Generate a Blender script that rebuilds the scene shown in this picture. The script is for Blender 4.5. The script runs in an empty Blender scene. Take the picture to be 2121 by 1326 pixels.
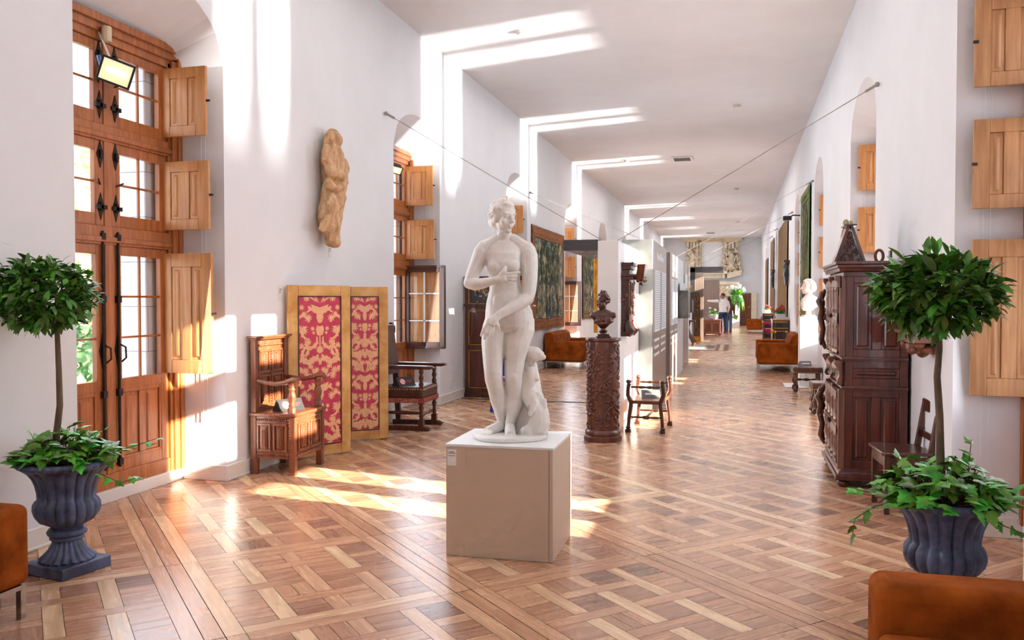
import bpy, bmesh, math, random
from mathutils import Vector, Matrix, Euler, noise
R=math.radians; PI=math.pi
sc=bpy.context.scene; COL=sc.collection
rnd=random.Random(7)
# ------------------------------------------------------------------ camera model (2121x1326 frame)
FPX=1750.; CX,CY=1060.5,663.; CH=1.5
TH=math.atan((1526-CX)/math.hypot(FPX,CY-620)); PT=math.atan((CY-620)/FPX)
FW=Vector((-math.sin(TH)*math.cos(PT),math.cos(TH)*math.cos(PT),-math.sin(PT)))
RT=Vector((math.cos(TH),math.sin(TH),0)); UP=RT.cross(FW)
CAM=Vector((0,0,CH))
def ray(x,y): return RT*((x-CX)/FPX)+UP*((CY-y)/FPX)+FW
def FL(x,y,z=0.):
    d=ray(x,y); return CAM+d*((z-CH)/d.z)
def ONX(x,y,X):
    d=ray(x,y); return CAM+d*(X/d.x)
def ONY(x,y,Y):
    d=ray(x,y); return CAM+d*(Y/d.y)
def DEP(x,y,dep): return CAM+ray(x,y)*dep
# ------------------------------------------------------------------ materials
MATS={}
def mat(name,c1,c2=None,rough=.5,scale=6.,stretch=(1,1,1),metal=0.,bump=0.,detail=4.,coat=0.,sheen=0.,spec=.5,attr=None,emit=None,estr=0.,lo=.35,hi=.65,trans=0.):
    if name in MATS: return MATS[name]
    m=bpy.data.materials.new(name); m.use_nodes=True; nt=m.node_tree; N=nt.nodes; L=nt.links
    b=N['Principled BSDF']
    def S(k,v):
        if k in b.inputs: b.inputs[k].default_value=v
    S('Roughness',rough); S('Metallic',metal); S('Coat Weight',coat); S('Sheen Weight',sheen); S('Specular IOR Level',spec)
    if sheen: S('Sheen Roughness',.4)
    if trans: S('Transmission Weight',trans)
    c1=tuple(c1)+(1,)
    if c2 is None: c2=tuple(v*.85 for v in c1[:3])
    c2=tuple(c2)+(1,)
    tc=N.new('ShaderNodeTexCoord'); mp=N.new('ShaderNodeMapping'); mp.inputs['Scale'].default_value=stretch
    L.new(tc.outputs['Object'],mp.inputs['Vector'])
    nz=N.new('ShaderNodeTexNoise'); nz.inputs['Scale'].default_value=scale; nz.inputs['Detail'].default_value=detail; nz.inputs['Roughness'].default_value=.6
    L.new(mp.outputs[0],nz.inputs['Vector'])
    rp=N.new('ShaderNodeValToRGB'); rp.color_ramp.elements[0].position=lo; rp.color_ramp.elements[1].position=hi
    rp.color_ramp.elements[0].color=c1; rp.color_ramp.elements[1].color=c2
    L.new(nz.outputs['Fac'],rp.inputs['Fac'])
    out=rp.outputs['Color']
    if attr:
        at=N.new('ShaderNodeAttribute'); at.attribute_name='rnd'
        hs=N.new('ShaderNodeHueSaturation')
        mm=N.new('ShaderNodeMapRange'); mm.inputs['To Min'].default_value=attr[0]; mm.inputs['To Max'].default_value=attr[1]
        L.new(at.outputs['Fac'],mm.inputs['Value']); L.new(mm.outputs[0],hs.inputs['Value'])
        mh=N.new('ShaderNodeMapRange'); mh.inputs['To Min'].default_value=attr[2]; mh.inputs['To Max'].default_value=attr[3]
        L.new(at.outputs['Fac'],mh.inputs['Value']); L.new(mh.outputs[0],hs.inputs['Hue'])
        L.new(out,hs.inputs['Color']); out=hs.outputs['Color']
    L.new(out,b.inputs['Base Color'])
    if bump:
        bp=N.new('ShaderNodeBump'); bp.inputs['Strength'].default_value=bump; bp.inputs['Distance'].default_value=.01
        L.new(nz.outputs['Fac'],bp.inputs['Height']); L.new(bp.outputs[0],b.inputs['Normal'])
    if emit:
        S('Emission Color',tuple(emit)+(1,)); S('Emission Strength',estr)
    MATS[name]=m; return m
def srgb(r,g,b):
    f=lambda c:(c/255/12.92) if c/255<=.04045 else ((c/255+.055)/1.055)**2.4
    return (f(r),f(g),f(b))
def wood(name,a,b,rough=.4,axis='z',scale=5.,coat=.15,bump=.15):
    st={'z':(6,6,.5),'x':(.5,6,6),'y':(6,.5,6)}[axis]
    return mat(name,srgb(*a),srgb(*b),rough,scale,st,bump=bump,coat=coat,detail=5)
# ------------------------------------------------------------------ mesh builder
class MB:
    def __init__(s): s.v=[];s.f=[];s.mi=[];s.m=0;s.M=None;s.att=[];s.cur=0.
    def add(s,vs,fs):
        o=len(s.v)
        for p in vs:
            p=Vector(p); s.v.append(s.M@p if s.M else p)
        for f in fs: s.f.append([i+o for i in f]); s.mi.append(s.m); s.att.append(s.cur)
        return s
    def poly(s,pts): return s.add(pts,[list(range(len(pts)))])
    def box(s,x0,x1,y0,y1,z0,z1):
        if x1<x0:x0,x1=x1,x0
        if y1<y0:y0,y1=y1,y0
        if z1<z0:z0,z1=z1,z0
        return s.add([(x0,y0,z0),(x1,y0,z0),(x1,y1,z0),(x0,y1,z0),(x0,y0,z1),(x1,y0,z1),(x1,y1,z1),(x0,y1,z1)],
          [(0,3,2,1),(4,5,6,7),(0,1,5,4),(1,2,6,5),(2,3,7,6),(3,0,4,7)])
    def frus(s,x0,x1,y0,y1,z0,z1,dx,dy):   # box whose top face is inset by dx,dy
        return s.add([(x0,y0,z0),(x1,y0,z0),(x1,y1,z0),(x0,y1,z0),(x0+dx,y0+dy,z1),(x1-dx,y0+dy,z1),(x1-dx,y1-dy,z1),(x0+dx,y1-dy,z1)],
          [(0,3,2,1),(4,5,6,7),(0,1,5,4),(1,2,6,5),(2,3,7,6),(3,0,4,7)])
    def ext(s,pts,vec):                    # extrude a planar polygon
        n=len(pts); vec=Vector(vec); a=[Vector(p) for p in pts]; b=[p+vec for p in a]
        return s.add(a+b,[list(range(n))[::-1],[n+i for i in range(n)]]+[(i,(i+1)%n,n+(i+1)%n,n+i) for i in range(n)])
    def lathe(s,prof,n=24,c=(0,0,0),rf=None,cap=True,rot=None):
        o=[];c=Vector(c)
        for r,z in prof:
            for k in range(n):
                a=2*PI*k/n; rr=r*(rf(a,z) if rf else 1)
                p=Vector((rr*math.cos(a),rr*math.sin(a),z))
                if rot: p=rot@p
                o.append(p+c)
        fs=[]
        for i in range(len(prof)-1):
            for k in range(n): fs.append((i*n+k,i*n+(k+1)%n,(i+1)*n+(k+1)%n,(i+1)*n+k))
        if cap: fs+= [list(range(n))[::-1],[(len(prof)-1)*n+k for k in range(n)]]
        return s.add(o,fs)
    def tube(s,pts,r,n=8,cap=True,sq=1.):
        P=[Vector(p) for p in pts]; rs=r if isinstance(r,(list,tuple)) else [r]*len(P)
        o=[];u=None
        for i,p in enumerate(P):
            t=(P[min(i+1,len(P)-1)]-P[max(i-1,0)])
            if t.length<1e-9: t=Vector((0,0,1))
            t.normalize()
            if u is None: u=t.orthogonal().normalized()
            u=(u-t*u.dot(t)); u=u.normalized() if u.length>1e-6 else t.orthogonal().normalized()
            w=t.cross(u)
            for k in range(n):
                a=2*PI*k/n; o.append(p+(u*math.cos(a)+w*math.sin(a)*sq)*rs[i])
        fs=[]
        for i in range(len(P)-1):
            for k in range(n): fs.append((i*n+k,i*n+(k+1)%n,(i+1)*n+(k+1)%n,(i+1)*n+k))
        if cap: fs+=[list(range(n))[::-1],[(len(P)-1)*n+k for k in range(n)]]
        return s.add(o,fs)
    def ell(s,c,r,nu=14,nv=9,rot=None):
        if not isinstance(r,(tuple,list)): r=(r,r,r)
        c=Vector(c);o=[Vector((0,0,-r[2]))]
        for j in range(1,nv):
            t=-PI/2+PI*j/nv
            for k in range(nu):
                a=2*PI*k/nu;o.append(Vector((r[0]*math.cos(t)*math.cos(a),r[1]*math.cos(t)*math.sin(a),r[2]*math.sin(t))))
        o.append(Vector((0,0,r[2])));L=len(o)-1
        if rot: o=[rot@p for p in o]
        o=[p+c for p in o]
        fs=[(0,1+(k+1)%nu,1+k) for k in range(nu)]
        for j in range(nv-2):
            for k in range(nu): fs.append((1+j*nu+k,1+j*nu+(k+1)%nu,1+(j+1)*nu+(k+1)%nu,1+(j+1)*nu+k))
        fs+=[(L,1+(nv-2)*nu+k,1+(nv-2)*nu+(k+1)%nu) for k in range(nu)]
        return s.add(o,fs)
    def cap(s,p0,p1,r0,r1,n=12):           # tapered capsule
        p0=Vector(p0);p1=Vector(p1);t=(p1-p0).normalized();pts=[];rs=[]
        for k in range(5):
            a=PI/2*k/4; pts.append(p0-t*r0*math.cos(a)); rs.append(max(r0*math.sin(a),1e-4))
        for k in range(5):
            a=PI/2*k/4; pts.append(p1+t*r1*math.sin(a)); rs.append(max(r1*math.cos(a),1e-4))
        return s.tube(pts,rs,n)
    def loft(s,secs,n=24):                 # secs: (center, rx, ry, [rotz]) horizontal elliptical sections
        o=[]
        for q in secs:
            c=Vector(q[0]);rz=q[3] if len(q)>3 else 0; pw=q[4] if len(q)>4 else 1.
            for k in range(n):
                a=2*PI*k/n; ca,sa=math.cos(a),math.sin(a)
                x=q[1]*math.copysign(abs(ca)**pw,ca); y=q[2]*math.copysign(abs(sa)**pw,sa)
                o.append(c+Vector((x*math.cos(rz)-y*math.sin(rz),x*math.sin(rz)+y*math.cos(rz),0)))
        m=len(secs);fs=[]
        for i in range(m-1):
            for k in range(n): fs.append((i*n+k,i*n+(k+1)%n,(i+1)*n+(k+1)%n,(i+1)*n+k))
        fs+=[list(range(n))[::-1],[(m-1)*n+k for k in range(n)]]
        return s.add(o,fs)
    def turned(s,p0,p1,prof,n=10):         # turned spindle: prof list of (t, r)
        p0=Vector(p0);p1=Vector(p1); return s.tube([p0.lerp(p1,t) for t,_ in prof],[r for _,r in prof],n)
    def build(s,name,mats,parent=None,smooth=None,bevel=0.,seg=2,loc=None,rotz=None,flip=False):
        me=bpy.data.meshes.new(name); me.from_pydata([tuple(p) for p in s.v],[],s.f)
        if not isinstance(mats,(list,tuple)): mats=[mats]
        for m in mats: me.materials.append(m)
        me.polygons.foreach_set('material_index',s.mi)
        if any(s.att):
            a=me.attributes.new('rnd','FLOAT','FACE'); a.data.foreach_set('value',s.att)
        if smooth is not None:
            me.polygons.foreach_set('use_smooth',[True]*len(s.f)); me.set_sharp_from_angle(angle=R(smooth))
        me.update()
        o=bpy.data.objects.new(name,me); COL.objects.link(o)
        if parent: o.parent=parent
        if loc is not None: o.location=loc
        if rotz is not None: o.rotation_euler=(0,0,rotz)
        if bevel:
            b=o.modifiers.new('bevel','BEVEL'); b.width=bevel; b.segments=seg; b.limit_method='ANGLE'; b.angle_limit=R(40)
            if smooth is None: me.polygons.foreach_set('use_smooth',[True]*len(s.f)); me.set_sharp_from_angle(angle=R(35))
        return o
def remesh(mb,name,mats,voxel,parent=None,iters=4,factor=.5,loc=None,rotz=None):
    me=bpy.data.meshes.new('tmp'); me.from_pydata([tuple(p) for p in mb.v],[],mb.f); me.update()
    t=bpy.data.objects.new('tmp',me); COL.objects.link(t)
    r=t.modifiers.new('r','REMESH'); r.mode='VOXEL'; r.voxel_size=voxel; r.use_smooth_shade=True
    sm=t.modifiers.new('s','SMOOTH'); sm.factor=factor; sm.iterations=iters
    dg=bpy.context.evaluated_depsgraph_get(); dg.update()
    nm=bpy.data.meshes.new_from_object(t.evaluated_get(dg)); nm.name=name
    bpy.data.objects.remove(t); bpy.data.meshes.remove(me)
    nm.materials.clear()
    for m in (mats if isinstance(mats,(list,tuple)) else [mats]): nm.materials.append(m)
    nm.polygons.foreach_set('use_smooth',[True]*len(nm.polygons)); nm.polygons.foreach_set('material_index',[0]*len(nm.polygons))
    o=bpy.data.objects.new(name,nm); COL.objects.link(o)
    if parent: o.parent=parent
    if loc is not None: o.location=loc
    if rotz is not None: o.rotation_euler=(0,0,rotz)
    return o
def displace(o,fn):
    me=o.data; ns=[v.normal.copy() for v in me.vertices]
    for v,n in zip(me.vertices,ns): v.co=v.co+n*fn(v.co)
    me.update(); return o
def tag(o,label,cat,group=None,kind=None):
    o['label']=label; o['category']=cat
    if group: o['group']=group
    if kind: o['kind']=kind
    return o
def thing(name,label,cat,loc=(0,0,0),rotz=0.,group=None):
    o=bpy.data.objects.new(name,None); COL.objects.link(o); o.empty_display_size=.1
    o.location=loc; o.rotation_euler=(0,0,rotz); return tag(o,label,cat,group)
def struct(o): o['kind']='structure'; return o
def kids(o): return [c for c in bpy.data.objects if c.parent is o]
def copy_tree(o,parent=None):
    c=o.copy(); COL.objects.link(c); c.parent=parent
    for k in kids(o): copy_tree(k,c)
    return c
# ------------------------------------------------------------------ room shell
XL,XR,HC,Y0,YF=-4.06,1.33,4.99,-3.2,50.
ND=.5
M_wall=mat('plaster',srgb(240,241,245),srgb(235,236,240),.85,1.2,bump=.04,detail=6)
M_ceil=mat('ceiling_paint',srgb(236,233,232),srgb(230,226,225),.9,.8)
M_base=mat('baseboard_paint',srgb(240,236,232),srgb(232,228,224),.5,3)
M_oak=wood('window_oak',(190,114,60),(152,86,44),.4,'z')
M_oakh=wood('shutter_oak',(214,152,92),(190,126,72),.42,'z',bump=.2)
M_oakp=wood('shutter_oak_pale',(208,156,108),(178,126,82),.45,'z',bump=.2)
M_dark=wood('dark_frame_wood',(96,60,44),(70,42,32),.35,'z')
M_iron=mat('black_iron',srgb(52,42,40),srgb(34,28,28),.5,20,metal=.6)
M_brass=mat('aged_brass',srgb(170,130,70),srgb(140,100,50),.4,20,metal=.9)
M_white=mat('white_paint',srgb(238,236,234),srgb(232,230,228),.45,2)
M_stone=None
def glass_mat():
    m=bpy.data.materials.new('window_glass'); m.use_nodes=True; nt=m.node_tree; N=nt.nodes; L=nt.links
    N.remove(N['Principled BSDF'])
    t=N.new('ShaderNodeBsdfTransparent'); g=N.new('ShaderNodeBsdfGlossy'); g.inputs['Roughness'].default_value=.02
    mx=N.new('ShaderNodeMixShader'); lw=N.new('ShaderNodeLayerWeight'); lw.inputs['Blend'].default_value=.5; pw=N.new('ShaderNodeMath'); pw.operation='POWER'; pw.inputs[1].default_value=5.; L.new(lw.outputs['Facing'],pw.inputs[0]); fr=N.new('ShaderNodeMath'); fr.operation='MULTIPLY_ADD'; fr.inputs[1].default_value=.5; fr.inputs[2].default_value=.04; L.new(pw.outputs[0],fr.inputs[0])
    tc=N.new('ShaderNodeTexCoord'); nz=N.new('ShaderNodeTexNoise'); nz.inputs['Scale'].default_value=9
    L.new(tc.outputs['Object'],nz.inputs['Vector']); bp=N.new('ShaderNodeBump'); bp.inputs['Strength'].default_value=.03
    L.new(nz.outputs['Fac'],bp.inputs['Height']); L.new(bp.outputs[0],g.inputs['Normal'])
    L.new(fr.outputs[0],mx.inputs[0]); L.new(t.outputs[0],mx.inputs[1]); L.new(g.outputs[0],mx.inputs[2])
    L.new(mx.outputs[0],N['Material Output'].inputs[0]); return m
M_glass=glass_mat()
def stone_mat():
    m=bpy.data.materials.new('ashlar_stone'); m.use_nodes=True; nt=m.node_tree; N=nt.nodes; L=nt.links; b=N['Principled BSDF']
    tc=N.new('ShaderNodeTexCoord'); sx=N.new('ShaderNodeSeparateXYZ'); cb=N.new('ShaderNodeCombineXYZ')
    L.new(tc.outputs['Object'],sx.inputs[0])
    ad=N.new('ShaderNodeMath'); ad.operation='ADD'; L.new(sx.outputs[0],ad.inputs[0]); L.new(sx.outputs[1],ad.inputs[1])
    L.new(ad.outputs[0],cb.inputs[0]); L.new(sx.outputs[2],cb.inputs[1])
    br=N.new('ShaderNodeTexBrick'); br.inputs['Scale'].default_value=1.; br.inputs['Brick Width'].default_value=.62; br.inputs['Row Height'].default_value=.36
    br.inputs['Mortar Size'].default_value=.0025; br.inputs['Color1'].default_value=(*srgb(226,228,232),1); br.inputs['Color2'].default_value=(*srgb(212,216,224),1); br.inputs['Mortar'].default_value=(*srgb(120,122,128),1)
    L.new(cb.outputs[0],br.inputs['Vector']); L.new(br.outputs['Color'],b.inputs['Base Color']); b.inputs['Roughness'].default_value=.9; return m
M_stone=stone_mat()
NL=[(-.72,.9),(4.48,6.1),(9.64,11.3),(14.85,16.45),(20.3,21.9),(25.5,27.1),(30.7,32.3),(35.9,37.5),(41.1,42.7),(46.2,47.8)]
NR=[(-1.15,.5),(4.5,5.9),(9.1,11.05),(14.4,16.05),(19.7,21.3),(24.9,26.5),(30.1,31.7),(35.3,36.9),(40.5,42.1),(45.7,47.3)]
SP,AP=3.4,3.9
def wall(name,X,s,nis):
    mb=MB(); y=Y0; w=X+s*ND
    for a,b in nis:
        mb.poly([(X,y,0),(X,a,0),(X,a,HC),(X,y,HC)]); n=16
        hw=(b-a)/2; ys=[a+(b-a)*i/n for i in range(n+1)]
        za=[SP+(AP-SP)*math.sqrt(max(0,1-((q-a-hw)/hw)**2)) for q in ys]
        zb=[SP+.14*math.sqrt(max(0,1-((q-a-hw)/hw)**2)) for q in ys]
        for i in range(n):
            mb.poly([(X,ys[i],za[i]),(X,ys[i+1],za[i+1]),(X,ys[i+1],HC),(X,ys[i],HC)])
            mb.poly([(X,ys[i],za[i]),(X,ys[i+1],za[i+1]),(w,ys[i+1],zb[i+1]),(w,ys[i],zb[i])])
            mb.poly([(w,ys[i],zb[i]),(w,ys[i+1],zb[i+1]),(w,ys[i+1],HC),(w,ys[i],HC)])
        mb.poly([(X,a,0),(w,a,0),(w,a,SP),(X,a,SP)]); mb.poly([(X,b,0),(w,b,0),(w,b,SP),(X,b,SP)])
        y=b
    mb.poly([(X,y,0),(X,YF,0),(X,YF,HC),(X,y,HC)])
    return struct(mb.build(name,M_wall,smooth=35))
wall('wall_left',XL,-1,NL); wall('wall_right',XR,1,NR)
struct(MB().box(XL-ND-.1,XR+ND+.1,YF,YF+.3,-.1,HC+.2).build('wall_far',M_wall))
struct(MB().box(XL-ND-.1,XR+ND+.1,Y0-.3,Y0,-.1,HC+.2).build('wall_near',M_wall))
struct(MB().box(XL-ND-.1,XR+ND+.1,Y0-.3,YF+.3,HC,HC+.25).build('ceiling',M_ceil))
# baseboards on both walls and across the niche jambs
for nm,X,s,nis in (('baseboard_left',XL,-1,NL),('baseboard_right',XR,1,NR)):
    mb=MB(); y=Y0+.02
    for a,b in nis+[(YF-.01,None)]:
        mb.box(X-s*.018,X,y,a-.0,0,.13); mb.box(X-s*.022,X,y,a,0,.02)
        if b: mb.box(X-s*.018,X+s*ND,a-.0,a+.018,0,.13); mb.box(X-s*.018,X+s*(ND-.1),b-.018,b,0,.13); y=b
    struct(mb.build(nm,M_base,bevel=.004))
# ------------------------------------------------------------------ parquet floor, laid at 45 degrees
def parquet_mat():
    m=bpy.data.materials.new('oak_parquet'); m.use_nodes=True; nt=m.node_tree; N=nt.nodes; L=nt.links; b=N['Principled BSDF']
    tc=N.new('ShaderNodeTexCoord'); ro=N.new('ShaderNodeVectorRotate'); ro.rotation_type='Z_AXIS'; ro.inputs['Angle'].default_value=R(-45)
    L.new(tc.outputs['Object'],ro.inputs['Vector'])
    sx=N.new('ShaderNodeSeparateXYZ'); L.new(ro.outputs[0],sx.inputs[0])
    at=N.new('ShaderNodeAttribute'); at.attribute_name='rnd'; ad=N.new('ShaderNodeAttribute'); ad.attribute_name='dir'; ak=N.new('ShaderNodeAttribute'); ak.attribute_name='tone'
    def mixf(a,bb):
        q=N.new('ShaderNodeMix'); q.data_type='FLOAT'; L.new(ad.outputs['Fac'],q.inputs[0]); L.new(a,q.inputs[2]); L.new(bb,q.inputs[3]); return q.outputs[0]
    al=mixf(sx.outputs[1],sx.outputs[0]); ac=mixf(sx.outputs[0],sx.outputs[1])
    m1=N.new('ShaderNodeMath'); m1.operation='MULTIPLY_ADD'; m1.inputs[1].default_value=2.2; L.new(al,m1.inputs[0])
    m3=N.new('ShaderNodeMath'); m3.operation='MULTIPLY'; m3.inputs[1].default_value=77.; L.new(at.outputs['Fac'],m3.inputs[0]); L.new(m3.outputs[0],m1.inputs[2])
    m2=N.new('ShaderNodeMath'); m2.operation='MULTIPLY'; m2.inputs[1].default_value=24.; L.new(ac,m2.inputs[0])
    cb=N.new('ShaderNodeCombineXYZ'); L.new(m1.outputs[0],cb.inputs[0]); L.new(m2.outputs[0],cb.inputs[1]); L.new(m3.outputs[0],cb.inputs[2])
    nz=N.new('ShaderNodeTexNoise'); nz.inputs['Scale'].default_value=1.; nz.inputs['Detail'].default_value=5; nz.inputs['Distortion'].default_value=.8; L.new(cb.outputs[0],nz.inputs['Vector'])
    rp=N.new('ShaderNodeValToRGB'); e=rp.color_ramp.elements
    e[0].position=0.; e[0].color=(*srgb(148,108,86),1); e[1].position=1.; e[1].color=(*srgb(240,202,160),1)
    for p,c in ((.22,(172,124,98)),(.5,(202,148,114)),(.75,(224,174,136))):
        q=e.new(p); q.color=(*srgb(*c),1)
    L.new(ak.outputs['Fac'],rp.inputs['Fac'])
    gr=N.new('ShaderNodeValToRGB'); g=gr.color_ramp.elements; g[0].position=.3; g[0].color=(.62,.58,.55,1); g[1].position=.62; g[1].color=(1.06,1.06,1.06,1)
    L.new(nz.outputs['Fac'],gr.inputs['Fac'])
    mu=N.new('ShaderNodeMix'); mu.data_type='RGBA'; mu.blend_type='MULTIPLY'; mu.inputs[0].default_value=.75
    L.new(rp.outputs[0],mu.inputs[6]); L.new(gr.outputs[0],mu.inputs[7])
    # broad wear patches
    nw=N.new('ShaderNodeTexNoise'); nw.inputs['Scale'].default_value=.55; nw.inputs['Detail'].default_value=3; L.new(tc.outputs['Object'],nw.inputs['Vector'])
    hs=N.new('ShaderNodeHueSaturation'); mr=N.new('ShaderNodeMapRange'); mr.inputs['To Min'].default_value=.76; mr.inputs['To Max'].default_value=1.1
    L.new(nw.outputs['Fac'],mr.inputs['Value']); L.new(mr.outputs[0],hs.inputs['Value']); L.new(mu.outputs[2],hs.inputs['Color'])
    L.new(hs.outputs[0],b.inputs['Base Color'])
    rr=N.new('ShaderNodeMapRange'); rr.inputs['To Min'].default_value=.16; rr.inputs['To Max'].default_value=.36; L.new(nz.outputs['Fac'],rr.inputs['Value']); L.new(rr.outputs[0],b.inputs['Roughness'])
    bp=N.new('ShaderNodeBump'); bp.inputs['Strength'].default_value=.12; bp.inputs['Distance'].default_value=.004; L.new(nz.outputs['Fac'],bp.inputs['Height']); L.new(bp.outputs[0],b.inputs['Normal'])
    b.inputs['Specular IOR Level'].default_value=.5; return m
M_parq=parquet_mat(); M_gap=mat('floor_gap',srgb(60,38,26),srgb(46,28,20),.8,20)
def clip(poly,ax,val,keep):
    out=[]
    for i in range(len(poly)):
        p,q=poly[i],poly[(i+1)%len(poly)]; ip=(p[ax]-val)*keep>=0; iq=(q[ax]-val)*keep>=0
        if ip: out.append(p)
        if ip!=iq:
            t=(val-p[ax])/(q[ax]-p[ax]); out.append(tuple(p[k]+(q[k]-p[k])*t for k in range(2)))
    return out
def make_floor():
    V=[];F=[];A=[];D=[];T=[];mi=[];s2=2**-.5; rg=random.Random(3)
    x0,x1,y0,y1=XL-ND+.0,XR+ND-.0,Y0,YF
    def piece(a0,a1,b0,b1,d,tone,g=.0013):
        pts=[(-a*s2+b*s2,a*s2+b*s2) for a,b in ((a0+g,b0+g),(a1-g,b0+g),(a1-g,b1-g),(a0+g,b1-g))]
        if max(p[0] for p in pts)<x0 or min(p[0] for p in pts)>x1 or max(p[1] for p in pts)<y0 or min(p[1] for p in pts)>y1: return
        for ax,v,k in ((0,x0,1),(0,x1,-1),(1,y0,1),(1,y1,-1)):
            pts=clip(pts,ax,v,k)
            if len(pts)<3: return
        o=len(V); V.extend((p[0],p[1],0.) for p in pts); F.append(list(range(o,o+len(pts)))[::-1]); A.append(rg.random()); D.append(d); T.append(min(1,max(0,tone+rg.gauss(0,.07)))); mi.append(0)
    PA,PB=1.2,1.225
    for i in range(-4,48):
        for j in range(-6,46):
            a=3.85+PA*(i-3); b=.765+PB*(j-1)
            cx=(-a+b)*s2; cy=(a+b)*s2
            if not(x0-1.6<cx<x1+1.6 and y0-1.6<cy<y1+1.6): continue
            W=1.135; t0=rg.uniform(.4,.62)
            # long strip between the rows
            piece(a,a+PA,b+W,b+PB,0,rg.uniform(.3,.55),.0028)
            fr=.088
            piece(a,a+PA,b,b+fr,0,rg.uniform(.55,.95)); piece(a,a+PA,b+W-fr,b+W,0,rg.uniform(.55,.95))
            piece(a,a+fr,b+fr,b+W-fr,1,rg.uniform(.5,.85)); piece(a+PA-fr,a+PA,b+fr,b+W-fr,1,rg.uniform(.5,.85))
            ia,ib=a+fr,b+fr; la,lb=PA-2*fr,W-2*fr; st=.088
            qa=(la-3*st)/4; qb=(lb-3*st)/4
            ea=[0]; eb=[0]
            for k in range(7): ea.append(ea[-1]+(qa if k%2==0 else st)); eb.append(eb[-1]+(qb if k%2==0 else st))
            for u in range(7):
                for v in range(7):
                    A0,A1,B0,B1=ia+ea[u],ia+ea[u+1],ib+eb[v],ib+eb[v+1]
                    if u%2==0 and v%2==0:
                        t=rg.choice((.08,.24,.34,.38,.42,.45,.48,.52,.56)); k=rg.random(); d=rg.random()<.8
                        n=1 if k<.35 else 2 if k<.85 else 3
                        for q in range(n):
                            if d: piece(A0+(A1-A0)*q/n,A0+(A1-A0)*(q+1)/n,B0,B1,1,t)
                            else: piece(A0,A1,B0+(B1-B0)*q/n,B0+(B1-B0)*(q+1)/n,0,t)
                    elif u%2==1 and v%2==1:
                        over=((u//2+v//2)%2==0); t=rg.uniform(.68,1.)
                        if over: piece(A0-qa,A1+qa,B0,B1,0,t)
                        else: piece(A0,A1,B0-qb,B1+qb,1,rg.uniform(.45,.7))
            # lattice ends at the frame
            for u in range(7):
                for v in range(7):
                    A0,A1,B0,B1=ia+ea[u],ia+ea[u+1],ib+eb[v],ib+eb[v+1]
                    if u%2==0 and v%2==1:
                        nb=[(u-1,v),(u+1,v)]
                        if not any(0<=x<7 and ((x//2+v//2)%2==0) for x,_ in nb): piece(A0,A1,B0,B1,0,rg.uniform(.55,.95))
                    if u%2==1 and v%2==0:
                        nb=[v-1,v+1]
                        if not any(0<=x<7 and ((u//2+x//2)%2==1) for x in nb): piece(A0,A1,B0,B1,1,rg.uniform(.45,.7))
    o=len(V); V.extend([(x0,y0,-.004),(x1,y0,-.004),(x1,y1,-.004),(x0,y1,-.004)]); F.append([o,o+1,o+2,o+3]); A.append(0);D.append(0);T.append(0);mi.append(1)
    o=len(V); V.extend([(x0-.1,y0-.3,-.15),(x1+.1,y0-.3,-.15),(x1+.1,y1+.3,-.15),(x0-.1,y1+.3,-.15)]); F.append([o,o+3,o+2,o+1]); A.append(0);D.append(0);T.append(0);mi.append(1)
    me=bpy.data.meshes.new('floor'); me.from_pydata(V,[],F); me.materials.append(M_parq); me.materials.append(M_gap)
    me.polygons.foreach_set('material_index',mi)
    for n,d in (('rnd',A),('dir',[float(x) for x in D]),('tone',T)):
        q=me.attributes.new(n,'FLOAT','FACE'); q.data.foreach_set('value',d)
    me.update(); f=bpy.data.objects.new('floor',me); COL.objects.link(f); return struct(f)
make_floor()
# ------------------------------------------------------------------ windows (local: x into the room, y along the wall from near jamb, z up)
def panel_board(mb,y0,y1,z0,z1,x0,x1,rec=.012,st=.085,n=2,mid=.1,rail=.1):
    """frame-and-panel board lying in the y-z plane, thickness x0..x1, n raised panels side by side"""
    mb.box(x0,x1,y0,y0+st,z0,z1); mb.box(x0,x1,y1-st,y1,z0,z1)
    mb.box(x0,x1,y0+st,y1-st,z0,z0+rail); mb.box(x0,x1,y0+st,y1-st,z1-rail,z1)
    w=(y1-y0-2*st-(n-1)*mid)/n
    for i in range(n):
        a=y0+st+i*(w+mid)
        if i: mb.box(x0,x1,a-mid,a,z0+rail,z1-rail)
        mb.box(x0+rec,x1-rec,a,a+w,z0+rail,z1-rail)
        g=.022
        for sx in (1,-1):
            xs=x1-rec if sx>0 else x0+rec
            A=[(xs,a+g,z0+rail+g),(xs,a+w-g,z0+rail+g),(xs,a+w-g,z1-rail-g),(xs,a+g,z1-rail-g)]
            h=.012; xt=xs+sx*rec*.8
            B=[(xt,a+g+h,z0+rail+g+h),(xt,a+w-g-h,z0+rail+g+h),(xt,a+w-g-h,z1-rail-g-h),(xt,a+g+h,z1-rail-g-h)]
            mb.add(A+B,[(4,5,6,7),(0,1,5,4),(1,2,6,5),(2,3,7,6),(3,0,4,7)])
def diamond(mb,x,y,z,h=.1,w=.035):
    mb.ext([(x,y,z-h),(x,y+w*.5,z-h*.45),(x,y+w,z),(x,y+w*.5,z+h*.45),(x,y,z+h),(x,y-w*.5,z+h*.45),(x,y-w,z),(x,y-w*.5,z-h*.45)],(.006,0,0))
ZB=[(.2,1.9),(2.04,2.66),(2.78,3.38)]
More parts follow.
